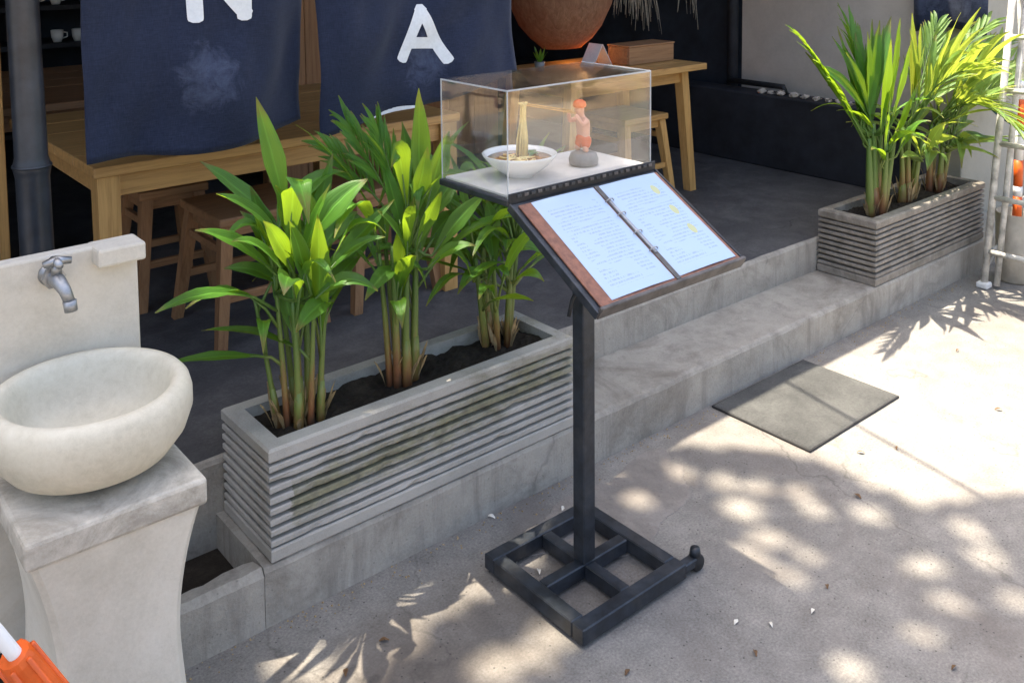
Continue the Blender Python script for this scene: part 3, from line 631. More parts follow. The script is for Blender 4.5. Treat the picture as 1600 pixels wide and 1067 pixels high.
palm((0.155, 0.125), 'broad-leaved young palm nearest the white wash basin', 'palms in the mossy planter',
     [(-.04, .0, -.02, .01, .42, .009), (-.022, -.02, -.01, -.01, .36, .010), (-.005, -.005, .0, .02, .44, .010), (.012, -.025, .01, -.02, .34, .009), (.025, .01, .015, .02, .45, .010), (.045, -.015, .03, -.01, .38, .009), (.0, .04, -.03, .02, .40, .009), (.06, .02, .05, .03, .33, .008), (-.05, .03, -.05, .02, .36, .008)],
     [((450, 345, .12), (400, 152, .16), .02, .062, SIDE), ((452, 420, .10), (482, 350, -.03), .26, .085, SIDE, V((0, .02, .06))),
      ((478, 385, .11), (575, 280, .06), .045, .075), ((447, 385, .10), (338, 303, .06), .05, .05), ((440, 360, .2), (312, 252, .3), .02, .06),
      ((432, 430, .12), (304, 360, .08), .05, .055), ((452, 440, .06), (362, 378, -.02), .07, .045), ((500, 430, .12), (616, 312, .06), .0, .045),
      ((500, 440, .10), (602, 370, .02), .06, .035), ((462, 470, .04), (443, 462, -.10), .10, .07), ((490, 470, .08), (590, 455, -.02), .085, .05),
      ((520, 470, .10), (462, 520, .0), .04, .055), ((470, 400, .16), (430, 290, .1), .03, .06, SIDE), ((480, 400, .18), (520, 240, .22), .02, .05, SIDE),
      ((440, 420, .16), (375, 330, .2), .03, .05), ((490, 410, .14), (560, 330, .22), .04, .05), ((460, 430, .08), (410, 345, -.02), .03, .05, SIDE),
      ((486, 460, .08), (452, 345, .0), .02, .05, SIDE), ((500, 480, .12), (560, 400, .2), .03, .05), ((448, 450, .14), (350, 420, .2), .04, .05)],
     26, 11, 1.20, wr=(.035, .065), lr=(.2, .36), elr=(.85, 1.45))
tp2, tops2 = palm((0.50, 0.145), 'tall upright young palm at the middle of the mossy planter', 'palms in the mossy planter',
     [(-.045, .01, -.03, .0, .40, .010), (-.035, -.012, -.01, .0, .42, .012), (-.01, -.02, .01, -.01, .46, .011), (.008, .01, .01, .0, .43, .010), (.025, .0, .02, .0, .44, .012), (.045, .02, .03, .02, .38, .010), (.0, .035, -.02, .03, .40, .010)],
     [((655, 320, .12), (654, 138, .13), .0, .07, SIDE), ((635, 330, .10), (612, 262, .02), .20, .07, SIDE), ((665, 330, .12), (702, 205, .12), .03, .07, SIDE),
      ((650, 340, .16), (628, 190, .2), .02, .06, SIDE), ((645, 350, .08), (668, 230, .06), .02, .065, SIDE), ((675, 400, .12), (762, 300, .06), .03, .055),
      ((640, 400, .1), (590, 330, .06), .03, .05), ((668, 420, .1), (745, 385, .0), .05, .045), ((660, 360, .14), (722, 270, .18), .03, .06), ((625, 420, .14), (570, 470, .08), .05, .05),
      ((650, 390, .06), (690, 300, -.02), .03, .05, SIDE), ((632, 380, .12), (598, 250, .2), .02, .05, SIDE), ((672, 380, .2), (715, 330, .3), .03, .06)],
     24, 12, 1.2, wr=(.035, .065), lr=(.25, .40), elr=(.85, 1.45))
r_ = random.Random(5)
for uv, yy in (((548, 205), .26), ((592, 212), .22), ((520, 240), .34)):
    e = ony(*uv, yy); b = tops2[4][8]; frond(tp2, (b, (b + e) / 2 + V((-.02, 0, .06)), e), 8, .07, .15, .017, .5, 'leaf', r_, 0.1, SIDE, .45)
palm((0.875, 0.175), 'shaded bushy young palm beneath the clear display case', 'palms in the mossy planter',
     [(-.05, .0, -.04, .0, .30, .012), (-.02, .02, -.01, .02, .36, .012), (.02, -.02, .02, -.01, .32, .011), (.045, .01, .05, .0, .34, .012), (.0, .03, .01, .04, .38, .011), (-.03, -.03, -.03, -.02, .30, .010), (.06, .03, .05, .02, .3, .010)],
     [((740, 440, .14), (700, 395, .08), .06, .05), ((790, 400, .14), (850, 398, .08), .06, .05), ((760, 430, .16), (715, 460, .1), .07, .04), ((775, 400, .18), (760, 310, .2), .02, .06, SIDE),
      ((800, 400, .2), (840, 320, .25), .02, .06, SIDE), ((745, 400, .2), (705, 320, .24), .02, .06), ((805, 440, .12), (850, 440, .02), .05, .045)],
     52, 13, 1.05, wr=(.03, .055), lr=(.22, .40), elr=(.7, 1.4))

GP2 = 'palms in the worn planter'
def fan(bases, tips, y0, ys, w, rise, r, nref=None):
    """leaf blades of a fan: base pixel, tip pixels, planes they lie in"""
    out = []
    for k, tpx in enumerate(tips):
        b = bases[k % len(bases)]; out.append(((b[0] + r.uniform(-4, 4), b[1] + r.uniform(-6, 6), y0), (tpx[0] + r.uniform(-4, 4), tpx[1] + r.uniform(-4, 4), ys[0] + (ys[1] - ys[0]) * r.random()), rise * r.uniform(.4, 1.4), w * r.uniform(.8, 1.2), V((r.uniform(-.4, .4), -1, r.uniform(.2, 1.6))) if nref is None else nref))
    return out
tA, topsA = palm((3.10, 0.14), 'fan-leaved green palm at the end of the worn planter near the step', GP2,
     [(-.03, .0, -.03, .0, .36, .020), (.0, .0, -.01, .01, .42, .022), (.035, .01, .03, .0, .40, .020), (.06, -.01, .06, -.02, .36, .017), (.01, -.03, .0, -.02, .34, .016)],
     fan([(1352, 225), (1346, 205), (1358, 195)], [(1250, 60), (1262, 82), (1300, 58), (1308, 44), (1318, 66), (1326, 42), (1335, 54), (1344, 36), (1352, 50), (1360, 34), (1368, 46), (1376, 32), (1385, 42), (1392, 24), (1280, 100), (1340, 70), (1365, 62), (1325, 80)], .16, (.12, .34), .075, .06, r_)
     + fan([(1378, 205), (1390, 190)], [(1395, 60), (1410, 28), (1402, 90), (1422, 70), (1385, 88)], .1, (-.05, .12), .055, .06, r_)
     + [((1382, 240, .08), (1386, 195, -.02), .16, .06, SIDE), ((1392, 235, .06), (1425, 155, -.06), .05, .05), ((1400, 245, .06), (1455, 190, -.08), .10, .045), ((1378, 260, .1), (1440, 120, .0), .02, .045, SIDE)], 7, 21, 1.2, wr=(.04, .055), lr=(.26, .40), elr=(.3, 1.0), mat='leaf')
tB, topsB = palm((3.42, 0.15), 'bright yellow-green palm in the middle of the worn planter', GP2,
     [(-.05, .0, -.02, .0, .32, .015), (-.02, -.02, -.01, .0, .34, .015), (.0, .02, .02, .0, .38, .016), (.04, -.01, .05, -.02, .32, .015), (.08, .02, .08, .0, .3, .013)],
     fan([(1428, 175), (1440, 170)], [(1427, 18), (1418, 45), (1440, 40), (1460, 55), (1448, 75), (1480, 70)], .1, (-.02, .16), .055, .07, r_)
     + fan([(1445, 165), (1452, 150)], [(1535, 14), (1530, 30), (1500, 18), (1538, 45), (1515, 52), (1490, 40), (1545, 62), (1520, 80), (1505, 100)], .08, (-.25, .10), .046, .14, r_)
     + fan([(1440, 250), (1455, 235)], [(1400, 205), (1425, 215), (1480, 195), (1500, 215), (1470, 240), (1448, 268), (1410, 245)], .08, (-.14, .05), .055, .09, r_, UPF), 8, 22, 1.2, elr=(.25, .9), wr=(.03, .05), lr=(.26, .42), mat='leaf_pale')
tC, topsC = palm((3.70, 0.16), 'spreading sunlit palm at the grey wall end of the worn planter', GP2,
     [(-.03, .0, .0, .0, .34, .017), (.0, -.03, .02, -.01, .32, .016), (.02, .02, .05, .0, .38, .017), (.05, -.02, .06, -.03, .3, .015)],
     fan([(1488, 190), (1478, 175), (1498, 170)], [(1602, 55), (1590, 70), (1575, 48), (1560, 52), (1548, 70), (1605, 95), (1585, 100), (1570, 112), (1608, 118), (1590, 135), (1570, 150), (1560, 165), (1540, 125), (1530, 100), (1555, 92), (1580, 160), (1535, 150), (1600, 150)], .1, (-.30, .08), .044, .17, r_)
     + fan([(1480, 235), (1495, 225)], [(1562, 245), (1535, 232), (1545, 215), (1520, 245), (1590, 225), (1500, 262)], .08, (-.18, .0), .052, .10, r_, UPF)
     + fan([(1475, 230), (1490, 215)], [(1455, 130), (1470, 110), (1500, 115), (1515, 165), (1450, 160), (1520, 190), (1465, 185)], .16, (.1, .3), .045, .04, r_), 9, 23, 1.2, elr=(.25, .9), wr=(.03, .05), lr=(.28, .44), mat='leaf_pale')

for tq_, tops_, specs, mt in ((tA, topsA, (((1262, 78), .16, .04), ((1330, 55), .28, .03)), 'leaf'), (tB, topsB, (((1538, 45), .05, .08), ((1460, 50), .18, .05), ((1515, 110), -.16, .15)), 'leaf_pale'),
                              (tC, topsC, (((1605, 85), .02, .12), ((1600, 130), -.12, .16), ((1575, 190), -.22, .18), ((1560, 75), .12, .09), ((1625, 110), .1, .14)), 'leaf_pale')):
    for q_, (uv, yy, arch) in enumerate(specs):
        e = ony(*uv, yy); b = tops_[q_ % len(tops_)][8]; frond(tq_, (b, b.lerp(e, .45) + V((0, 0, arch)), e), 11, .12, .26, .026, .55, mt, r_, .05, V((0, -.5, .85)), .3)

# ------------------------------------------------------------------ wash basin
tw = thing('wash_basin', (-0.44, -0.15, 0.0), 'cream terrazzo bowl basin on a flared white pedestal with backboard', 'wash basin')
SX0, SX1, SZ = -0.612, -0.272, 0.623; BR = ony(214, 372, .104)
# pedestal: waisted shaft, rings from foot to slab
vs, fs = [], []; ring_n = 0
for k in range(19):
    q = k / 18; z = 0.0 + q * (SZ - 0.055); fl_ = 0.052 * (1 - math.sin(math.pi * (0.08 + 0.80 * q)) ** 0.8)
    if q > .75: fl_ = 0.052 - 0.052 * math.sqrt(max(0, 1 - ((q - .25) / .75) ** 6)) * 1.0 if False else fl_
    ins_ = 0.055 - 0.045 * max(0, (q - .55) / .45) ** 1.8 - 0.030 * max(0, (.55 - q) / .55) ** 1.4
    yi = 0.02 - 0.015 * max(0, (q - .6) / .4) ** 2
    for p in ((SX0 + ins_ + .012, -0.30 + yi), (SX1 - ins_ - .012, -0.30 + yi), (SX1 - ins_, -0.30 + yi + .012), (SX1 - ins_, -0.012), (SX0 + ins_, -0.012), (SX0 + ins_, -0.30 + yi + .012)): vs.append((*p, z))
for k in range(18):
    for j in range(6): fs.append((k * 6 + j, k * 6 + (j + 1) % 6, k * 6 + 6 + (j + 1) % 6, k * 6 + 6 + j))
fs.append(tuple(18 * 6 + j for j in range(6))); mesh('pedestal', vs, fs, M['plaster'], tw)
box('slab', SX0, SX1, -0.302, 0.1035, SZ - 0.055, SZ, M['grimy'], tw, 0.008, None, 2)
box('backboard', -0.80, BR.x, 0.104, 0.146, 0.16, BR.z, M['plaster'], tw, 0.006, None, 2)
box('soap_ledge', BR.x - .10, BR.x + .006, 0.060, 0.1465, BR.z - .04, BR.z + .0015, M['plaster'], tw, 0.006, None, 2)
prof = [(0.085, 0.0), (0.12, 0.006), (0.160, 0.028), (0.188, 0.065), (0.202, 0.105), (0.202, 0.134), (0.197, 0.154), (0.187, 0.166), (0.174, 0.168), (0.164, 0.162), (0.157, 0.147), (0.149, 0.115), (0.14, 0.085), (0.11, 0.058), (0.06, 0.044), (0.0225, 0.042)]
bw = lathe('bowl', prof, (-0.435, -0.098, SZ + .0015), M['terrazzo'], tw, 64)
lathe('drain', [(0.022, 0.043), (0.022, 0.046), (0.012, 0.046), (0.011, 0.043)], (-0.435, -0.098, SZ + .0015), M['chrome'], tw, 20)
# tap
FX, FZ = -0.452, 0.975
tt = lathe('tap', [(0.001, 0), (0.024, 0.0), (0.024, 0.006), (0.014, 0.012), (0.013, 0.02)], (0, 0, 0), M['chrome'], tw, 20)
tt.data.transform(Matrix.Translation(V((FX, 0.104, FZ)) - ORG[tw.name]) @ Matrix.Rotation(math.radians(90), 4, 'X') @ Matrix.Translation(ORG[tw.name]))
TY = 0.104
tbd = tube('tap_body', [(FX, TY - .005, FZ), (FX + .002, TY - .03, FZ), (FX + .005, TY - .055, FZ - .003), (FX + .011, TY - .078, FZ - .018), (FX + .016, TY - .09, FZ - .040)], [.012, .017, .016, .013, .0115], M['chrome'], tw, 16)
tube('spout_tip', [(FX + .016, TY - .09, FZ - .038), (FX + .0175, TY - .092, FZ - .06)], [.0145, .0135], M['chrome'], tbd, 16)
tube('collar', [(FX + .001, TY - .022, FZ), (FX + .002, TY - .034, FZ)], [.025, .025], M['chrome'], tbd, 6, False)
tube('tap_stem', [(FX + .004, TY - .045, FZ + .01), (FX + .004, TY - .045, FZ + .034)], [.012, .009], M['chrome'], tbd, 12)
tube('tap_handle', [(FX - .022, TY - .045, FZ + .036), (FX + .004, TY - .045, FZ + .041), (FX + .034, TY - .05, FZ + .037)], [.0075, .0105, .0075], M['chrome'], tbd, 10)
tube('tap_handle', [(FX + .004, TY - .075, FZ + .036), (FX + .004, TY - .046, FZ + .0405), (FX + .004, TY - .016, FZ + .036)], [.0075, .010, .0075], M['chrome'], tbd, 10)

# ------------------------------------------------------------------ menu stand
PX, PY = 0.717, -0.371
ts = thing('menu_stand', (PX, PY, 0.0), 'black steel menu stand with sloping board on a square floor frame', 'menu stand')
hs, bw_, bz0, bz1 = 0.190, 0.040, 0.010, 0.052
for nm, a in (('base_bar', (-hs, hs, -hs, -hs + bw_)), ('base_bar', (-hs, hs, hs - bw_, hs)), ('base_bar', (-hs, -hs + bw_, -hs + bw_ + .0005, hs - bw_ - .0005)), ('base_bar', (hs - bw_, hs, -hs + bw_ + .0005, hs - bw_ - .0005)),
              ('cross_bar', (-hs + bw_ + .0005, hs - bw_ - .0005, -.017, .017)), ('cross_bar', (-.017, .017, .0175, hs - bw_ - .0005)), ('cross_bar', (-.017, .017, -hs + bw_ + .0005, -.0175))):
    box(nm, PX + a[0], PX + a[1], PY + a[2], PY + a[3], bz0, bz1 - (.002 if nm == 'cross_bar' else 0), M['black_steel'], ts, 0.003)
for sx in (-1, 1):
    for sy in (-1, 1): box('foot_pad', PX + sx * .165 - .015, PX + sx * .165 + .015, PY + sy * .165 - .015, PY + sy * .165 + .015, 0.0005, bz0, M['rubber'], ts, 0.002)
box('caster_arm', PX + hs + .0005, PX + hs + .05, PY - hs + .004, PY - hs + .032, 0.018, 0.042, M['black_steel'], ts, 0.003)
tube('caster_wheel', [(PX + hs + .06, PY - hs + .003, .023), (PX + hs + .06, PY - hs + .008, .023), (PX + hs + .06, PY - hs + .030, .023), (PX + hs + .06, PY - hs + .034, .023)], [.018, .0225, .0225, .018], M['rubber'], ts, 16)
tube('caster_cap', [(PX + hs + .058, PY - hs + .018, .044), (PX + hs + .058, PY - hs + .018, .062)], [.016, .013], M['black_steel'], ts, 12)
box('post', PX - .0215, PX + .0215, PY - .0215, PY + .0215, bz1, 1.02, M['black_steel'], ts, 0.003)
tube('clamp_handle', [(PX - .022, PY - .005, .80), (PX - .05, PY - .01, .775), (PX - .065, PY - .012, .735)], [.006, .005, .005], M['black_matte'], ts, 8)
# sloping board frame: local x across, local y up the slope
BX0, BX1 = 0.488, 1.012
ylo, zlo, yhi, zhi = -0.648, 0.872, -0.352, 1.050
sl = V((0, yhi - ylo, zhi - zlo)); SLN = sl.length; su = sl.normalized(); sn = V((1, 0, 0)).cross(su)
BM_ = Matrix(((1, su.x, sn.x, BX0), (0, su.y, sn.y, ylo), (0, su.z, sn.z, zlo), (0, 0, 0, 1)))
BW = BX1 - BX0
box('board', 0, BW, 0, SLN, -0.016, 0, M['black_steel'], ts, 0.002, BM_)
box('board_lip', 0, BW, -0.010, -0.0005, -0.018, 0.016, M['grey_lip'], ts, 0.002, BM_)
box('side_edge', -0.006, -0.0005, -0.008, SLN, -0.017, 0.005, M['black_steel'], ts, 0.0015, BM_)
box('side_edge', BW + 0.0005, BW + 0.006, -0.008, SLN, -0.017, 0.005, M['black_steel'], ts, 0.0015, BM_)
box('support_plate', PX - .06, PX + .06, -.46, -.26, 1.02, 1.032, M['black_steel'], ts, 0.002) if False else None
box('platform', BX0 - .004, BX1 + .006, -0.346, -0.058, 1.0425, 1.060, M['black_steel'], ts, 0.003)
box('platform_lip', BX0 - .004, BX1 + .006, -0.352, -0.3465, 1.046, 1.076, M['black_matte'], ts, 0.0015)
for k in range(22):
    x = BX0 + .02 + k * .0228; box('lip_bead', x, x + .014, -0.3555, -0.3525, 1.064, 1.072, M['grey_lip'] if k % 2 else M['black_steel'], ts, 0.001)
box('arm', PX - .016, PX + .016, -.35, -.10, 1.012, 1.042, M['black_steel'], ts, 0.002)

# menu binder lying on the board
tm = thing('menu_binder', BM_ @ V((BW / 2, SLN / 2, 0.0)), 'open brown leather menu binder with two printed white pages', 'menu')
e0, e1, top = 0.014, BW - 0.006, SLN - 0.012
box('cover', e0, e1, 0.002, top, 0.0008, 0.0065, M['leather'], tm, 0.0015, BM_)
def page(x0, x1, y0, y1, z, mat):
    n = 8; vs, fs = [], []
    for j in range(n + 1):
        for i in range(n + 1): s, q = i / n, j / n; vs.append(BM_ @ V((x0 + (x1 - x0) * s, y0 + (y1 - y0) * q, z + 0.0025 * math.sin(math.pi * s) + 0.0008 * noise.noise(V((s * 3, q * 3, x0 * 9))))))
    for j in range(n):
        for i in range(n): a = j * (n + 1) + i; fs.append((a, a + 1, a + n + 2, a + n + 1))
    o = mesh('page', vs, fs, mat, tm, True); uv = o.data.uv_layers.new(name='UVMap')
    for p in o.data.polygons:
        for li in p.loop_indices: vi = o.data.loops[li].vertex_index; uv.data[li].uv = ((vi % (n + 1)) / n, (vi // (n + 1)) / n)
page(0.052, 0.268, 0.010, top - .002, 0.0072, M['page']); page(0.288, e1 - .012, 0.010, top - .002, 0.0072, M['page_y'])
spn = box('spine', 0.2705, 0.286, 0.003, top - .001, 0.0067, 0.0095, M['grey_lip'], tm, 0.001, BM_)
box('ring_bar', 0.2735, 0.282, 0.09, top - .06, 0.0096, 0.0125, M['chrome'], tm, 0.001, BM_)
for yy in (0.10, 0.16, 0.225, 0.275):
    tube('ring', [BM_ @ V((0.262, yy, .009)), BM_ @ V((0.270, yy, .017)), BM_ @ V((0.278, yy, .019)), BM_ @ V((0.286, yy, .017)), BM_ @ V((0.294, yy, .009))], .0016, M['chrome'], spn, 6)

# clear display case on the platform
CX0, CX1, CY0, CY1, CZ0, CZ1 = 0.492, 1.012, -0.338, -0.064, 1.0605, 1.325
tc = thing('display_case', ((CX0 + CX1) / 2, (CY0 + CY1) / 2, CZ0), 'clear acrylic display case standing on the menu stand', 'display case')
T_ = 0.004
box('base_sheet', CX0 + .006, CX1 - .006, CY0 + .006, CY1 - .006, CZ0, CZ0 + .006, M['tray'], tc, 0.0005)
box('panel', CX0, CX1, CY0, CY0 + T_, CZ0, CZ1, M['acrylic'], tc, 0); box('panel', CX0, CX1, CY1 - T_, CY1, CZ0, CZ1, M['acrylic'], tc, 0)
box('panel', CX0, CX0 + T_, CY0 + T_ + .0003, CY1 - T_ - .0003, CZ0, CZ1, M['acrylic'], tc, 0); box('panel', CX1 - T_, CX1, CY0 + T_ + .0003, CY1 - T_ - .0003, CZ0, CZ1, M['acrylic'], tc, 0)
box('lid_panel', CX0, CX1, CY0, CY1, CZ1 + .0003, CZ1 + T_, M['acrylic'], tc, 0)
e = 0.0014
for (x, y) in ((CX0, CY0), (CX1, CY0), (CX0, CY1)): box('glued_edge', x - e, x + e, y - e, y + e, CZ0, CZ1 + T_ + .001, M['acrylic_edge'], tc, 0)
for y in (CY0,): box('glued_edge', CX0 + e + .0002, CX1 - e - .0002, y - e, y + e, CZ1 + T_ - .003, CZ1 + T_ + .001, M['acrylic_edge'], tc, 0)
for x in (CX0, CX1): box('glued_edge', x - e, x + e, CY0 + e + .0002, CY1 - e - .0002, CZ1 + T_ - .003, CZ1 + T_ + .001, M['acrylic_edge'], tc, 0)
FZ0 = CZ0 + .0065
# noodle bowl
BC = V((0.648, -0.200, FZ0))
tn = thing('noodle_bowl', BC, 'white bowl of noodles with a lifted noodle strand, in the clear case', 'bowl')
lathe('bowl', [(0.038, 0), (0.040, 0.007), (0.054, 0.013), (0.078, 0.032), (0.097, 0.054), (0.101, 0.062), (0.098, 0.063), (0.092, 0.054), (0.071, 0.033), (0.02, 0.02)], BC, M['ceramic'], tn, 40)
lathe('broth', [(0.002, 0.0495), (0.05, 0.050), (0.0875, 0.0495), (0.084, 0.0465)], BC, M['broth'], tn, 40, 0.001)
rr = random.Random(4); lift = V((0.672, -0.190, 1.252))
for k in range(34):
    a = rr.uniform(0, 6.28); d = V((math.cos(a), math.sin(a), 0)) * rr.uniform(.002, .014); foot = V((BC.x + .02, BC.y + .012, BC.z + .046)) + d * 1.15
    tube('noodle', [foot, foot.lerp(lift, .35) + d * .35, foot.lerp(lift, .75) + d * .2, lift + d * .5, lift + d * .4 + V((rr.uniform(-.012, .012), 0, .008))], .0026, M['noodle'], tn, 5)
for k in range(10):
    a = rr.uniform(0, 6.28); c_ = BC + V((rr.uniform(-.035, .035), rr.uniform(-.035, .035), .049)); tube('noodle', [c_ + V((math.cos(a + q * .9) * .022, math.sin(a + q * .9) * .02, .002 * math.sin(q * 2 + k))) for q in range(6)], .0026, M['noodle'], tn, 5)
for (dx, dy, mt) in ((.045, -.01, 'greens'), (.052, .01, 'greens'), (-.045, -.02, 'noodle')):
    leaf(tn, BC + V((dx - .02, dy, .050)), BC + V((dx, dy, .058)), BC + V((dx + .025, dy + .01, .052)), .02, V((0, 0, 1)), M[mt], 'topping', n=5)
# figurine with chopsticks (generic little figure)
FC = V((0.862, -0.225, FZ0))
tg = thing('figurine', FC, 'small orange figurine reaching toward the noodles in the clear case', 'figurine')
lathe('plinth', [(0.030, 0), (0.040, 0.004), (0.042, 0.018), (0.036, 0.034), (0.022, 0.040), (0.002, 0.041)], FC, M['grey_glaze'], tg, 28)
def skin(name, pts, edges, mat, parent, sub=2):
    me = bpy.data.meshes.new(name); org = ORG[parent.name]; me.from_pydata([V(p[:3]) - org for p in pts], edges, []); o = bpy.data.objects.new(name, me); COL.objects.link(o); o.parent = parent
    me.materials.append(mat); sk = o.modifiers.new('skin', 'SKIN'); sk.use_smooth_shade = True
    for i, p in enumerate(pts): me.skin_vertices[0].data[i].radius = (p[3], p[3])
    me.skin_vertices[0].data[0].use_root = True
    o.modifiers.new('sub', 'SUBSURF').levels = sub; o.modifiers['sub'].render_levels = sub; ORG[o.name] = org; return o
f0 = FC
B_ = lambda x, y, z, r: (f0.x + x, f0.y + y, f0.z + z, r)
skin('body', [B_(0, 0, .075, .017), B_(.0, 0, .10, .017), B_(-.004, 0, .125, .018), B_(-.010, 0, .140, .008), B_(-.016, 0, .155, .016), B_(-.018, 0, .168, .015),
              B_(-.008, -.020, .128, .008), B_(-.03, -.026, .120, .007), B_(-.045, -.015, .150, .006), B_(-.008, .020, .128, .008), B_(-.03, .026, .124, .007), B_(-.045, .012, .150, .006),
              B_(0, -.012, .062, .010), B_(-.012, -.016, .048, .009), B_(.0, -.018, .040, .008), B_(0, .012, .062, .010), B_(-.012, .016, .048, .009), B_(.0, .018, .040, .008)],
     [(0, 1), (1, 2), (2, 3), (3, 4), (4, 5), (2, 6), (6, 7), (7, 8), (2, 9), (9, 10), (10, 11), (0, 12), (12, 13), (13, 14), (0, 15), (15, 16), (16, 17)], M['skin'], tg)
skin('shorts', [B_(0, 0, .090, .0195), B_(0, 0, .072, .0215), B_(-.002, -.013, .060, .0145), B_(-.011, -.017, .051, .0125), B_(-.002, .013, .060, .0145), B_(-.011, .017, .051, .0125)], [(0, 1), (1, 2), (2, 3), (1, 4), (4, 5)], M['orange'], tg)
lathe('hair', [(0.017, 0), (0.0185, .006), (0.016, .014), (0.009, .019), (0.002, .020)], FC + V((-.015, 0, .165)), M['orange'], tg, 20, .003)
tube('chopstick', [FC + V((-.040, -.010, .152)), lift + V((-.008, -.004, .004))], [.0025, .0018], M['chopstick'], tg, 6)
tube('chopstick', [FC + V((-.040, .006, .157)), lift + V((-.008, .006, .008))], [.0025, .0018], M['chopstick'], tg, 6)

# ------------------------------------------------------------------ doormat
tdm = thing('doormat', (2.0, -0.215, 0), 'grey rectangular doormat lying against the kerb', 'doormat')
box('backing', 1.712, 2.295, -0.417, -0.013, 0.0015, 0.008, M['rubber'], tdm, 0.002)
vs, fs = [], []; nx, ny = 70, 48
for j in range(ny + 1):
    for i in range(nx + 1):
        x = 1.717 + .573 * i / nx; y = -0.412 + .394 * j / ny; ed = min(i, nx - i, j, ny - j)
        vs.append((x, y, (0.0085 if ed == 0 else 0.0125) + .0012 * noise.noise(V((x * 90, y * 90, 2))) + .0018 * noise.noise(V((x * 6, y * 6, 8)))))
for j in range(ny):
    for i in range(nx): a = j * (nx + 1) + i; fs.append((a, a + 1, a + nx + 2, a + nx + 1))
mesh('pile', vs, fs, M['mat'], tdm)

# ------------------------------------------------------------------ furniture inside
def stool(cx, cy, sw, hgt, splay, label, rot=0.0, mats=('wood_brown', 'wood_brownx'), rungs=(0.17, 0.33)):
    t = thing('stool', (cx, cy, H2), label, 'stool', 'wooden stools in the eatery'); mw, mx = M[mats[0]], M[mats[1]]
    R = Matrix.Translation(V((cx, cy, 0))) @ Matrix.Rotation(rot, 4, 'Z'); z1 = H2 + hgt; h = sw / 2
    box('seat', -h, h, -h, h, z1 - .032, z1, mx, t, .006, R, 2)
    ft = h + splay; tp = h - .035; legp = {}
    for sx in (-1, 1):
        for sy in (-1, 1):
            bm = bmesh.new(); w0, w1 = .017, .022; lo = [bm.verts.new(R @ V((sx * ft + a * w0, sy * ft + b * w0, H2 + .001))) for a, b in ((-1, -1), (1, -1), (1, 1), (-1, 1))]; hi = [bm.verts.new(R @ V((sx * tp + a * w1, sy * tp + b * w1, z1 - .033))) for a, b in ((-1, -1), (1, -1), (1, 1), (-1, 1))]
            bm.faces.new(lo); bm.faces.new(hi)
            for k in range(4): bm.faces.new((lo[k], lo[(k + 1) % 4], hi[(k + 1) % 4], hi[k]))
            bmo('leg', bm, mw, t)
    for k, zz in enumerate(rungs):
        p = tp + (ft - tp) * (1 - zz / (hgt - .033))
        for s in (-1, 1):
            if k == 0: box('stretcher', -p + .02, p - .02, s * p - .010, s * p + .010, H2 + zz - .014, H2 + zz + .014, mx, t, .002, R)
            else: box('stretcher', s * p - .010, s * p + .010, -p + .02, p - .02, H2 + zz - .014, H2 + zz + .014, mx, t, .002, R)
    for s in (-1, 1):
        box('apron', -tp + .02, tp - .02, s * tp - .009, s * tp + .009, z1 - .075, z1 - .033, mx, t, .002, R); box('apron', s * tp - .009, s * tp + .009, -tp + .02, tp - .02, z1 - .075, z1 - .033, mx, t, .002, R)
    return t
def table(x0, x1, y0, y1, label, splay=0.0, i=.045, lw=0.032, legm='wood_gold', topm='wood_goldx', planks=5):
    t = thing('dining_table', ((x0 + x1) / 2, (y0 + y1) / 2, H2), label, 'table', 'wooden tables in the eatery'); zt = 1.02
    for k in range(planks):
        a = y0 + (y1 - y0) * k / planks; b = y0 + (y1 - y0) * (k + 1) / planks; box('plank', x0, x1, a + .001, b - .001, zt - .034, zt - rng.uniform(0, .0015), M[topm], t, .003)
    for y in (y0 + i, y1 - i): box('apron', x0 + .08, x1 - .08, y - .011, y + .011, zt - .105, zt - .0345, M[topm], t, .002)
    for x in (x0 + i, x1 - i): box('apron', x - .011, x + .011, y0 + .08, y1 - .08, zt - .105, zt - .0345, M[topm], t, .002)
    for sx, x in ((-1, x0 + i), (1, x1 - i)):
        for sy, y in ((-1, y0 + i), (1, y1 - i)):
            bm = bmesh.new(); q = ((-1, -1), (1, -1), (1, 1), (-1, 1)); lo = [bm.verts.new((x + sx * splay + a * lw * .9, y + sy * splay * .3 + b * lw * .9, H2 + .001)) for a, b in q]; hi = [bm.verts.new((x + a * lw, y + b * lw, zt - .0345)) for a, b in q]
            bm.faces.new(lo); bm.faces.new(hi)
            for k in range(4): bm.faces.new((lo[k], lo[(k + 1) % 4], hi[(k + 1) % 4], hi[k]))
            bmo('leg', bm, M[legm], t)
    return t
table(-0.135, 1.25, 0.86, 1.95, 'golden wood table standing behind the navy banners', 0.0, .045, .034)
table(-0.35, 1.15, 2.2, 3.5, 'reddish brown wooden table deeper inside behind the bamboo post', 0.0, .045, .034, 'wood_brown', 'wood_brownx')
table(2.12, 3.14, 1.14, 1.78, 'golden wood table with splayed legs near the dark parapet', 0.06, .10, .027)
stool(0.465, 1.12, 0.36, 0.45, 0.018, 'brown stool tucked under the table behind the mossy planter')
stool(0.33, 1.60, 0.27, 0.45, 0.012, 'small brown stool under the far side of the table behind the banners')
stool(0.98, 1.10, 0.34, 0.45, 0.018, 'brown stool at the far end of the table behind the A banner')
stool(2.76, 1.40, 0.34, 0.45, 0.012, 'golden stool pushed under the splayed-leg table', 0, ('wood_gold', 'wood_goldx'))
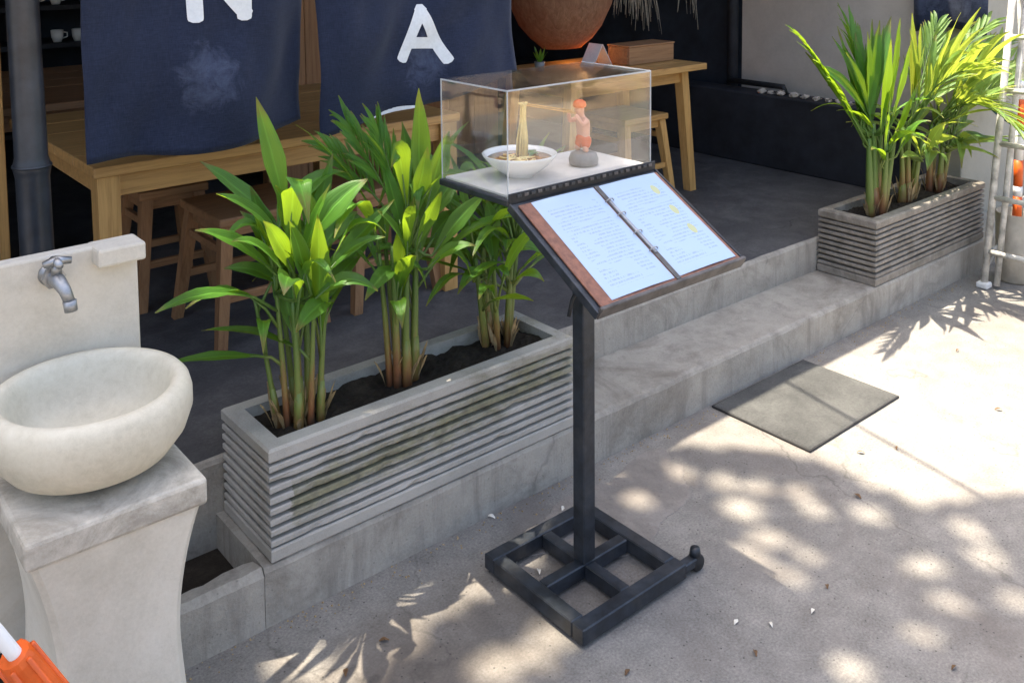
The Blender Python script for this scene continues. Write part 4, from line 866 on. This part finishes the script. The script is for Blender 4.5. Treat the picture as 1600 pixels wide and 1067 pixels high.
# things on the right table
tx = thing('wooden_box', (2.92, 1.42, 1.02), 'low wooden box on the splayed-leg table', 'box')
bx0, bx1, by0, by1 = 2.74, 3.10, 1.34, 1.50
box('side', bx0, bx1, by0, by0 + .012, 1.0205, 1.115, M['wood_brownx'], tx, .003); box('side', bx0, bx1, by1 - .012, by1, 1.0205, 1.115, M['wood_brownx'], tx, .003)
box('side', bx0, bx0 + .012, by0 + .0125, by1 - .0125, 1.0205, 1.115, M['wood_brownx'], tx, .003); box('side', bx1 - .012, bx1, by0 + .0125, by1 - .0125, 1.0205, 1.115, M['wood_brownx'], tx, .003)
box('lid', bx0 - .004, bx1 + .004, by0 - .004, by1 + .004, 1.1155, 1.125, M['wood_brownx'], tx, .003)
ct = thing('tent_card', (2.60, 1.46, 1.02), 'folded white tent card on the splayed-leg table', 'card')
for s in (-1, 1):
    mesh('card_face', [(2.60 + s * .075, 1.40, 1.0215), (2.60 + s * .075, 1.50, 1.0215), (2.60 + s * .002, 1.50, 1.142), (2.60 + s * .002, 1.40, 1.142), (2.60 + s * .072, 1.40, 1.0215), (2.60 + s * .072, 1.50, 1.0215), (2.60 - s * .001, 1.50, 1.142), (2.60 - s * .001, 1.40, 1.142)],
         [(0, 1, 2, 3), (7, 6, 5, 4), (0, 4, 5, 1), (1, 5, 6, 2), (2, 6, 7, 3), (3, 7, 4, 0)], M['white_cloth'], ct)
sp = thing('potted_sprig', (2.26, 1.52, 1.02), 'small green sprig in a pot on the splayed-leg table', 'plant')
lathe('pot', [(0.022, 0), (0.028, 0.05), (0.024, 0.05), (0.02, 0.02)], (2.26, 1.52, 1.0205), M['grey_glaze'], sp, 20)
for k in range(9):
    a = k * .7; b = V((2.26, 1.52, 1.05)); d = V((math.cos(a), math.sin(a), 0)) * (.02 + .005 * (k % 3)); leaf(sp, b, b + d * .6 + V((0, 0, .05)), b + d * 1.4 + V((0, 0, .07 + .01 * (k % 4))), .018, V((d.x, d.y, .02)), M['leaf'], n=5)
# lamp over the table
LC = V((2.50, 1.62, 1.115))
tl = thing('pendant_lamp', LC, 'brown woven pendant lamp glowing orange at its lower rim', 'lamp')
sh = lathe('lamp_shade', [(0.10, 0.0), (0.16, 0.05), (0.22, 0.12), (0.28, 0.24), (0.30, 0.36), (0.26, 0.5), (0.16, 0.60), (0.04, 0.66), (0.03, 0.655), (0.15, 0.59), (0.25, 0.49), (0.292, 0.36), (0.272, 0.24), (0.212, 0.125), (0.152, 0.057), (0.092, 0.006)], LC, M['shade'], tl, 48, 0.03)
bmq = bmesh.new(); bmesh.ops.create_uvsphere(bmq, u_segments=16, v_segments=10, radius=.04)
for v in bmq.verts: v.co += LC + V((.10, -.03, .035))
bmo('bulb', bmq, M['bulb'], tl, True)
tube('flex', [LC + V((0, 0, .64)), LC + V((0, 0, 1.4))], .006, M['black_matte'], tl, 6)
ld = bpy.data.lights.new('bulb_light', 'POINT'); ld.energy = 4.0; ld.color = (1, .5, .18); ld.shadow_soft_size = .05
lo_ = bpy.data.objects.new('bulb_light', ld); COL.objects.link(lo_); lo_.parent = tl; lo_.location = (.11, -.06, .05)
# dried grass hanging from the beam
for (uv, wdt, label) in (((990, 20), .16, 'bundle of pale dried grass hanging beside the pendant lamp'), ((1078, 0), .05, 'thin wisp of pale dried grass hanging near the drain pipe')):
    P = ony(*uv, 2.0); tq = thing('dried_grass', (P.x, 2.0, 1.1), label, 'dried grass')
    tube('tie', [(P.x, 2.0, 1.5), (P.x, 2.0, 2.5)], .004, M['black_matte'], tq, 6); vs, fs = [], []
    for k in range(60 if wdt > .1 else 16):
        a = rr.uniform(-1, 1); b = V((P.x + rr.uniform(-.02, .02), 2.0 + rr.uniform(-.04, .04), 1.52)); e_ = b + V((a * wdt * 1.2, rr.uniform(-.06, .06), -.22 - .16 * rr.random() * (1.4 if a > .4 else .7)))
        leaf_data(b, b + V((a * wdt, 0, .02)), e_, .012, V((0, -1, .1)), n=5, vs=vs, fs=fs)
    prop(mesh('straw', vs, fs, M['straw'], tq), kind='stuff')
# wooden panelling behind, shelf with cups
tp_ = thing('wooden_partition', (2.1, 2.75, H2), 'brown plank partition behind the pendant lamp', 'partition')
for k in range(8): box('plank', 1.35 + k * .20, 1.547 + k * .20, 2.70 + rng.uniform(0, .006), 2.735, H2 + .001, 1.75, M['wood_brown'], tp_, .003)
tsf = thing('shelf', (0.3, 4.2, H2), 'dark shelf against the back wall behind the bamboo post', 'shelf')
for z in (0.55, 0.85, 1.07, 1.30, 1.52): box('board', -.6, 1.3, 4.0, 4.44, z, z + .03, M['wood_brownx'] if z > 1.4 else M['black_wall'], tsf, .003)
for x in (-.6, 0.35, 1.27): box('upright', x, x + .03, 3.995, 4.445, H2 + .001, 1.6, M['black_wall'], tsf, .003)
for x, z in ((0.60, 1.1005), (0.72, 1.1005), (0.60, 1.3305), (0.48, 1.3305)):
    c = thing('cup', (x, 4.08, z), 'small white cup on the dark back shelf', 'cup', 'cups on the back shelf'); lathe('body', [(0.024, 0), (0.034, 0.03), (0.037, 0.075), (0.033, 0.075), (0.03, 0.03), (0.015, 0.01)], (x, 4.08, z), M['ceramic'], c, 18)
    tube('handle', [(x + .034, 4.08, z + .06), (x + .058, 4.08, z + .055), (x + .058, 4.08, z + .03), (x + .032, 4.08, z + .022)], .004, M['ceramic'], c, 6)
tcab = thing('folding_screen', (-.42, 1.9, H2), 'narrow wooden framed dark screen left of the bamboo post', 'screen')
box('frame', -.20, -.165, 1.88, 1.92, H2 + .001, 1.42, M['wood_gold'], tcab, .003); box('frame', -.9, -.865, 1.88, 1.92, H2 + .001, 1.42, M['wood_gold'], tcab, .003)
box('rail', -.8645, -.2005, 1.885, 1.915, 1.30, 1.34, M['wood_goldx'], tcab, .003); box('rail', -.8645, -.2005, 1.885, 1.915, .45, .49, M['wood_goldx'], tcab, .003)
box('panel', -.8645, -.2005, 1.897, 1.905, .4905, 1.2995, M['black_wall'], tcab, 0)

# ------------------------------------------------------------------ white ladder, striped post, pole
tld = thing('step_ladder', (3.80, -0.20, 0), 'white painted metal ladder frame standing beside the worn planter', 'ladder')
def rod(nm, a, b, r, mat, par, n=10): return tube(nm, [a, V(a).lerp(V(b), .5), b], r, mat, par, n)
LA0, LA1 = V((3.655, -0.125, 0.012)), V((3.93, -0.115, 1.62)); LB0, LB1 = V((3.66, -0.50, 0.012)), V((3.93, -0.47, 1.62))
for a, b in ((LA0, LA1), (LB0, LB1)): rod('side_rail', a, b, .0165, M['white_paint'], tld, 12); 
LC0, LC1 = V((4.20, -0.125, 0.012)), V((3.95, -0.115, 1.60)); LD0, LD1 = V((4.20, -0.50, 0.012)), V((3.95, -0.47, 1.60))
for a, b in ((LC0, LC1), (LD0, LD1)): rod('rear_leg', a, b, .016, M['white_paint'], tld, 12)
for s in (.10, .26, .42, .58, .74, .9): rod('rung', LA0.lerp(LA1, s), LB0.lerp(LB1, s), .013, M['white_paint'], tld); 
for s in (.12, .5): rod('rear_brace', LC0.lerp(LC1, s), LD0.lerp(LD1, s), .011, M['white_paint'], tld)
rod('side_brace', LA0.lerp(LA1, .10), LC0.lerp(LC1, .10), .010, M['white_paint'], tld); rod('side_brace', LB0.lerp(LB1, .10), LD0.lerp(LD1, .10), .010, M['white_paint'], tld); rod('side_brace', LA0.lerp(LA1, .05), LC0.lerp(LC1, .24), .009, M['white_paint'], tld)
rod('second_rail', LA0 + V((.035, -.045, 0)), LA1 + V((.03, -.045, -.1)), .014, M['white_paint'], tld)
for p in (LA0, LB0, LC0, LD0): box('foot', p.x - .028, p.x + .028, p.y - .028, p.y + .028, 0.001, 0.03, M['white_plastic'], tld, .006)
tpl = thing('striped_post', (3.88, -0.175, 0), 'orange and white striped post in a beige pot behind the white ladder', 'post')
PXc, PYc = 3.88, -0.175
lathe('pot', [(0.08, 0), (0.085, .01), (0.095, .34), (0.088, .34), (0.08, .30), (0.01, .29)], (PXc, PYc, 0.001), M['beige_pot'], tpl, 28)
for k, (a, b) in enumerate(((.28, .42), (.421, .47), (.471, .60), (.601, .76), (.761, .90), (.901, .96))): tube('band', [(PXc, PYc, a), (PXc, PYc, b)], .021, M['orange'] if k % 2 == 0 else M['white_plastic'], tpl, 18)
lathe('cap', [(0.023, .961), (0.019, .985), (0.002, .99)], (PXc, PYc, 0), M['white_plastic'], tpl, 18)
a_, b_ = V((PXc + .01, PYc, .75)), V((4.10, 0.19, .92))
prop(tube('rope', [a_, a_.lerp(b_, .33) + V((0, 0, -.02)), a_.lerp(b_, .66) + V((0, 0, -.02)), b_], .010, M['blue'], None, 8), 'blue rope tied from the striped post to the grey wall', 'rope')
tpo = thing('leaning_pole', (-0.56, -0.52, 0), 'orange sleeved white pole leaning in front of the wash basin pedestal', 'pole')
pa, pb_ = V((-0.615, -0.52, 0.0)), ony(0, 990, -.56); q0 = ony(70, 1080, -.545); q1 = ony(22, 1022, -.553); pdir = (q1 - q0).normalized()
foot = q0 - pdir * (q0.z / pdir.z); foot.z = .004; topp = q1 + pdir * .42
tube('shaft', [foot, topp], .011, M['white_plastic'], tpo, 14)
tube('sleeve', [q0 - pdir * .30, q0 - pdir * .1, q1 - pdir * .012, q1], [.029, .028, .026, .023], M['orange'], tpo, 12, False)
for k in range(6):
    an = k * math.pi / 3; s_ = pdir.cross(V((0, 1, 0))).normalized(); c_ = pdir.cross(s_); o_ = s_ * math.cos(an) * .028 + c_ * math.sin(an) * .028
    tube('sleeve_rib', [q0 - pdir * .28 + o_, q1 - pdir * .006 + o_ * .92], .0045, M['orange'], tpo, 6)

# ------------------------------------------------------------------ litter on the pavement
for k, (u, v) in enumerate(((842, 850), (842, 893), (880, 795), (806, 876), (1150, 972), (1204, 976), (1270, 955), (768, 808))):
    P = onz(u, v, .002); a = rr.uniform(0, 6.28); s = rr.uniform(.007, .011); d = V((math.cos(a), math.sin(a), 0)) * s
    vs, fs = leaf_data(P - d, P + V((0, 0, .009)), P + d + V((0, 0, .001)), s * 1.1, V((0, 0, 1)), n=5); prop(mesh('petal', vs, fs, M['petal'], None, True), 'tiny fallen white petal on the shaded pavement', 'petal', 'petals on the pavement')
for k, (u, v) in enumerate(((1292, 916), (1490, 1043), (1340, 775), (955, 845), (1496, 548), (600, 1000), (540, 1050), (1400, 700), (1180, 1020), (980, 1050), (1345, 707), (1560, 640))):
    P = onz(u, v, .003); a = rr.uniform(0, 6.28); s = rr.uniform(.008, .014); d = V((math.cos(a), math.sin(a), 0)) * s
    vs, fs = leaf_data(P - d, P + V((0, 0, .010)), P + d + V((0, 0, .001)), s * 1.0, V((0, 0, 1)), n=5); prop(mesh('fallen_leaf', vs, fs, M['brownleaf'], None, True), 'small curled brown leaf fallen on the pavement', 'leaf', 'fallen leaves on the pavement')

# ------------------------------------------------------------------ street tree that throws the dappled shade, overhead cable
tr = thing('street_tree', (-2.6, -0.9, 0), 'tall leafy street tree overhanging the pavement and roof', 'tree')
trunk = [V((-2.6, -.9, -.02)), V((-2.62, -.85, 1.2)), V((-2.5, -.7, 2.6)), V((-2.2, -.3, 4.6)), V((-1.7, .5, 6.6))]
tube('trunk', trunk, [.20, .16, .14, .12, .10], M['bark'], tr, 14)
def tosky(x, y, h): s = h / -SUNV.z; return V((x - SUNV.x * s, y - SUNV.y * s, h))
for k, (x, y, h) in enumerate(((-1.2, -.4, 6.2), (-.4, -1.1, 6.6), (.3, -.4, 6.5), (.9, -1.2, 6.8), (1.2, -.5, 6.7), (1.6, -1.3, 7.0), (-.9, -1.8, 6.2), (.2, -1.9, 6.6))):
    e_ = tosky(x, y, h + 2.2); s_ = trunk[3 + k % 2]; m_ = s_.lerp(e_, .5) + V((0, 0, .45)); tube('limb', [s_, s_.lerp(m_, .5) + V((0, 0, .12)), m_, m_.lerp(e_, .5) + V((0, 0, .12)), e_], [.07, .05, .035, .02, .008], M['bark'], tr, 8)
POLY = [(-2.2, .45), (.95, .45), (1.25, .0), (1.38, -.1), (1.50, -.22), (1.62, -.34), (1.68, -.50), (1.66, -.66), (1.72, -.82), (1.98, -.96), (2.3, -1.25), (2.6, -1.9), (2.2, -2.15), (-2.2, -2.15)]
def inside(x, y):
    c = False; n = len(POLY)
    for i in range(n):
        (xa, ya), (xb, yb) = POLY[i], POLY[i - 1]
        if (ya > y) != (yb > y) and x < (xb - xa) * (y - ya) / (yb - ya) + xa: c = not c
    return c
HOLES = [(1.29, -.46, .075), (1.237, -.595, .05), (1.11, -.60, .07), (1.49, -.52, .05), (1.45, -.60, .035), (1.55, -.72, .05), (1.44, -.93, .045), (1.60, -1.03, .05), (1.245, -.71, .03), (1.137, -.724, .022), (.97, -1.0, .05),
         (.345, -.465, .07), (.43, -.485, .045), (.50, -.485, .03), (.09, -.25, .055), (-.05, -.145, .04), (.02, -.138, .04), (1.49, -1.15, .04), (1.106, -.082, .035), (1.09, -.23, .03), (.33, -.17, .055), (.41, -.21, .05), (1.36, -1.04, .025), (1.2, -1.05, .03), (1.7, -.93, .06), (1.36, -.34, .05), (1.42, -.42, .04), (1.30, -.22, .045),
         (.10, .02, .07), (.22, -.02, .06), (.02, -.03, .05), (.17, .10, .05), (.50, -.03, .06), (.58, -.08, .05), (.36, .06, .05), (-.5, .0, .06), (-.62, -.2, .05)]
for (u, v, yy, hr) in ((468, 250, .05, .05), (420, 305, .05, .035), (525, 300, .08, .05), (512, 345, .08, .03), (612, 235, .08, .045), (560, 215, .22, .04), (640, 225, .06, .045), (600, 320, .05, .03), (440, 430, .0, .035), (365, 380, .0, .03), (575, 430, .0, .03), (405, 160, .15, .03), (655, 160, .13, .03), (700, 230, .12, .03), (340, 310, .06, .03)):
    P = ony(u, v, yy); HOLES.append((P.x + SUNV.x * P.z / -SUNV.z, P.y + SUNV.y * P.z / -SUNV.z, hr))
rt_ = random.Random(12); vs, fs = [], []; cnt = 0
while cnt < 26000:
    x, y = rt_.uniform(-2.2, 2.7), rt_.uniform(-2.15, .45)
    if not inside(x, y): continue
    L_ = rt_.uniform(.08, .13)
    if any((x - hx) ** 2 + (y - hy) ** 2 < (hr * .50 + L_ * .37) ** 2 for hx, hy, hr in HOLES): continue
    h = rt_.uniform(7.4, 9.8); c = tosky(x, y, h); a = rt_.uniform(0, 6.28); tl_ = rt_.uniform(-.5, .5)
    d = V((math.cos(a), math.sin(a), tl_)).normalized() * L_ * .5; s_ = d.cross(V((rt_.uniform(-.5, .5), rt_.uniform(-.5, .5), 1))).normalized() * L_ * .24; b = len(vs)
    vs += [c - d, c - d * .2 + s_, c + d * .5 + s_ * .8, c + d, c + d * .5 - s_ * .8, c - d * .2 - s_]; fs.append((b, b + 1, b + 2, b + 3)); fs.append((b, b + 3, b + 4, b + 5)); cnt += 1
mesh('crown', vs, fs, M['tree_leaf'], tr)
c0, c1 = tosky(2.10, .05, 3.2), tosky(1.80, -1.3, 3.2); dcb = (c1 - c0).normalized()
prop(tube('overhead_cable', [c0 - dcb * .25 , c0, (c0 + c1) / 2, c1, c1 + dcb * 8 + V((0, 0, 1.2))], .008, M['black_matte'], None, 8), 'black overhead cable running from the roof out over the pavement', 'cable')

vs, fs = [], []
for k in range(420):                     # grit and crumbs gathered along the foot of the kerb
    x = rt_.uniform(-.4, 3.6); y = -abs(rt_.gauss(0, .035)) - .004; r0 = rt_.uniform(.0012, .0045)
    if 1.68 < x < 2.33: continue
    b = len(vs); ang = rt_.uniform(0, 6.28)
    vs += [V((x + math.cos(ang + q * 2.09) * r0, y + math.sin(ang + q * 2.09) * r0, .0005)) for q in range(3)] + [V((x, y, r0 * 1.1))]
    fs += [(b, b + 1, b + 3), (b + 1, b + 2, b + 3), (b + 2, b, b + 3)]
prop(mesh('grit', vs, fs, M['dry'], None), 'loose grit and crumbs along the foot of the kerb', 'grit', None, 'stuff')
M['dirt'] = stone('dry_earth', (0.20, 0.13, 0.08), (0.36, 0.26, 0.16), (0.50, 0.39, 0.27), 1.2, 7, 60, 0.95, 0.6)
prop(mesh('verge', [(-30, -40, .004), (40, -40, .004), (40, -5.2, .004), (-30, -5.2, .004)], [(0, 1, 2, 3)], M['dirt']), kind='structure')
# across the street (seen only as reflections and from other positions)
tgw = thing('garden_wall', (2, -9, 0), 'tan stone garden wall on the opposite side of the street', 'wall')
for r0 in range(5):
    x = -8.0 - (r0 % 2) * .25
    while x < 14:
        w_ = rng.uniform(.4, .75); box('stone', x + .008, x + w_ - .008, -9.2 + rng.uniform(0, .04), -8.9 + rng.uniform(-.02, .03), r0 * .26 + .004, r0 * .26 + .252, M['wall_beige'], tgw, .012); x += w_
for k, (hx, hy, hz) in enumerate([(-6 + q * 2.9, -9.8, 1.7) for q in range(7)] + [(3.2, -6.1, .5), (4.6, -6.4, .6), (6.0, -5.9, .5), (5.2, -7.6, .7), (7.4, -6.9, .6)]):
    ths = thing('hedge_shrub', (hx, hy, 0), 'leafy green shrub behind the tan garden wall across the street' if k < 7 else 'low green shrub on the dry earth verge across the street', 'shrub', 'shrubs across the street' if k < 7 else 'shrubs on the verge'); vs, fs = [], []
    tube('stem', [(hx, hy, 0), (hx + .05, hy, hz * .7)], [.06, .03], M['bark'], ths, 8)
    for q in range(700):
        p = V((rt_.gauss(0, .55), rt_.gauss(0, .4), rt_.gauss(0, .5))); c = V((hx, hy, hz)) + p * min(1, hz * .75); a = rt_.uniform(0, 6.28); d = V((math.cos(a), math.sin(a), rt_.uniform(-.5, .5))) * .09; s_ = d.cross(V((rt_.uniform(-1, 1), 0, 1))).normalized() * .04; b = len(vs); vs += [c - d, c + s_, c + d, c - s_]; fs.append((b, b + 1, b + 2, b + 3))
    mesh('foliage', vs, fs, M['tree_leaf'], ths)

scene.render.engine = 'CYCLES'
scene.cycles.max_bounces = 8; scene.cycles.transparent_max_bounces = 16
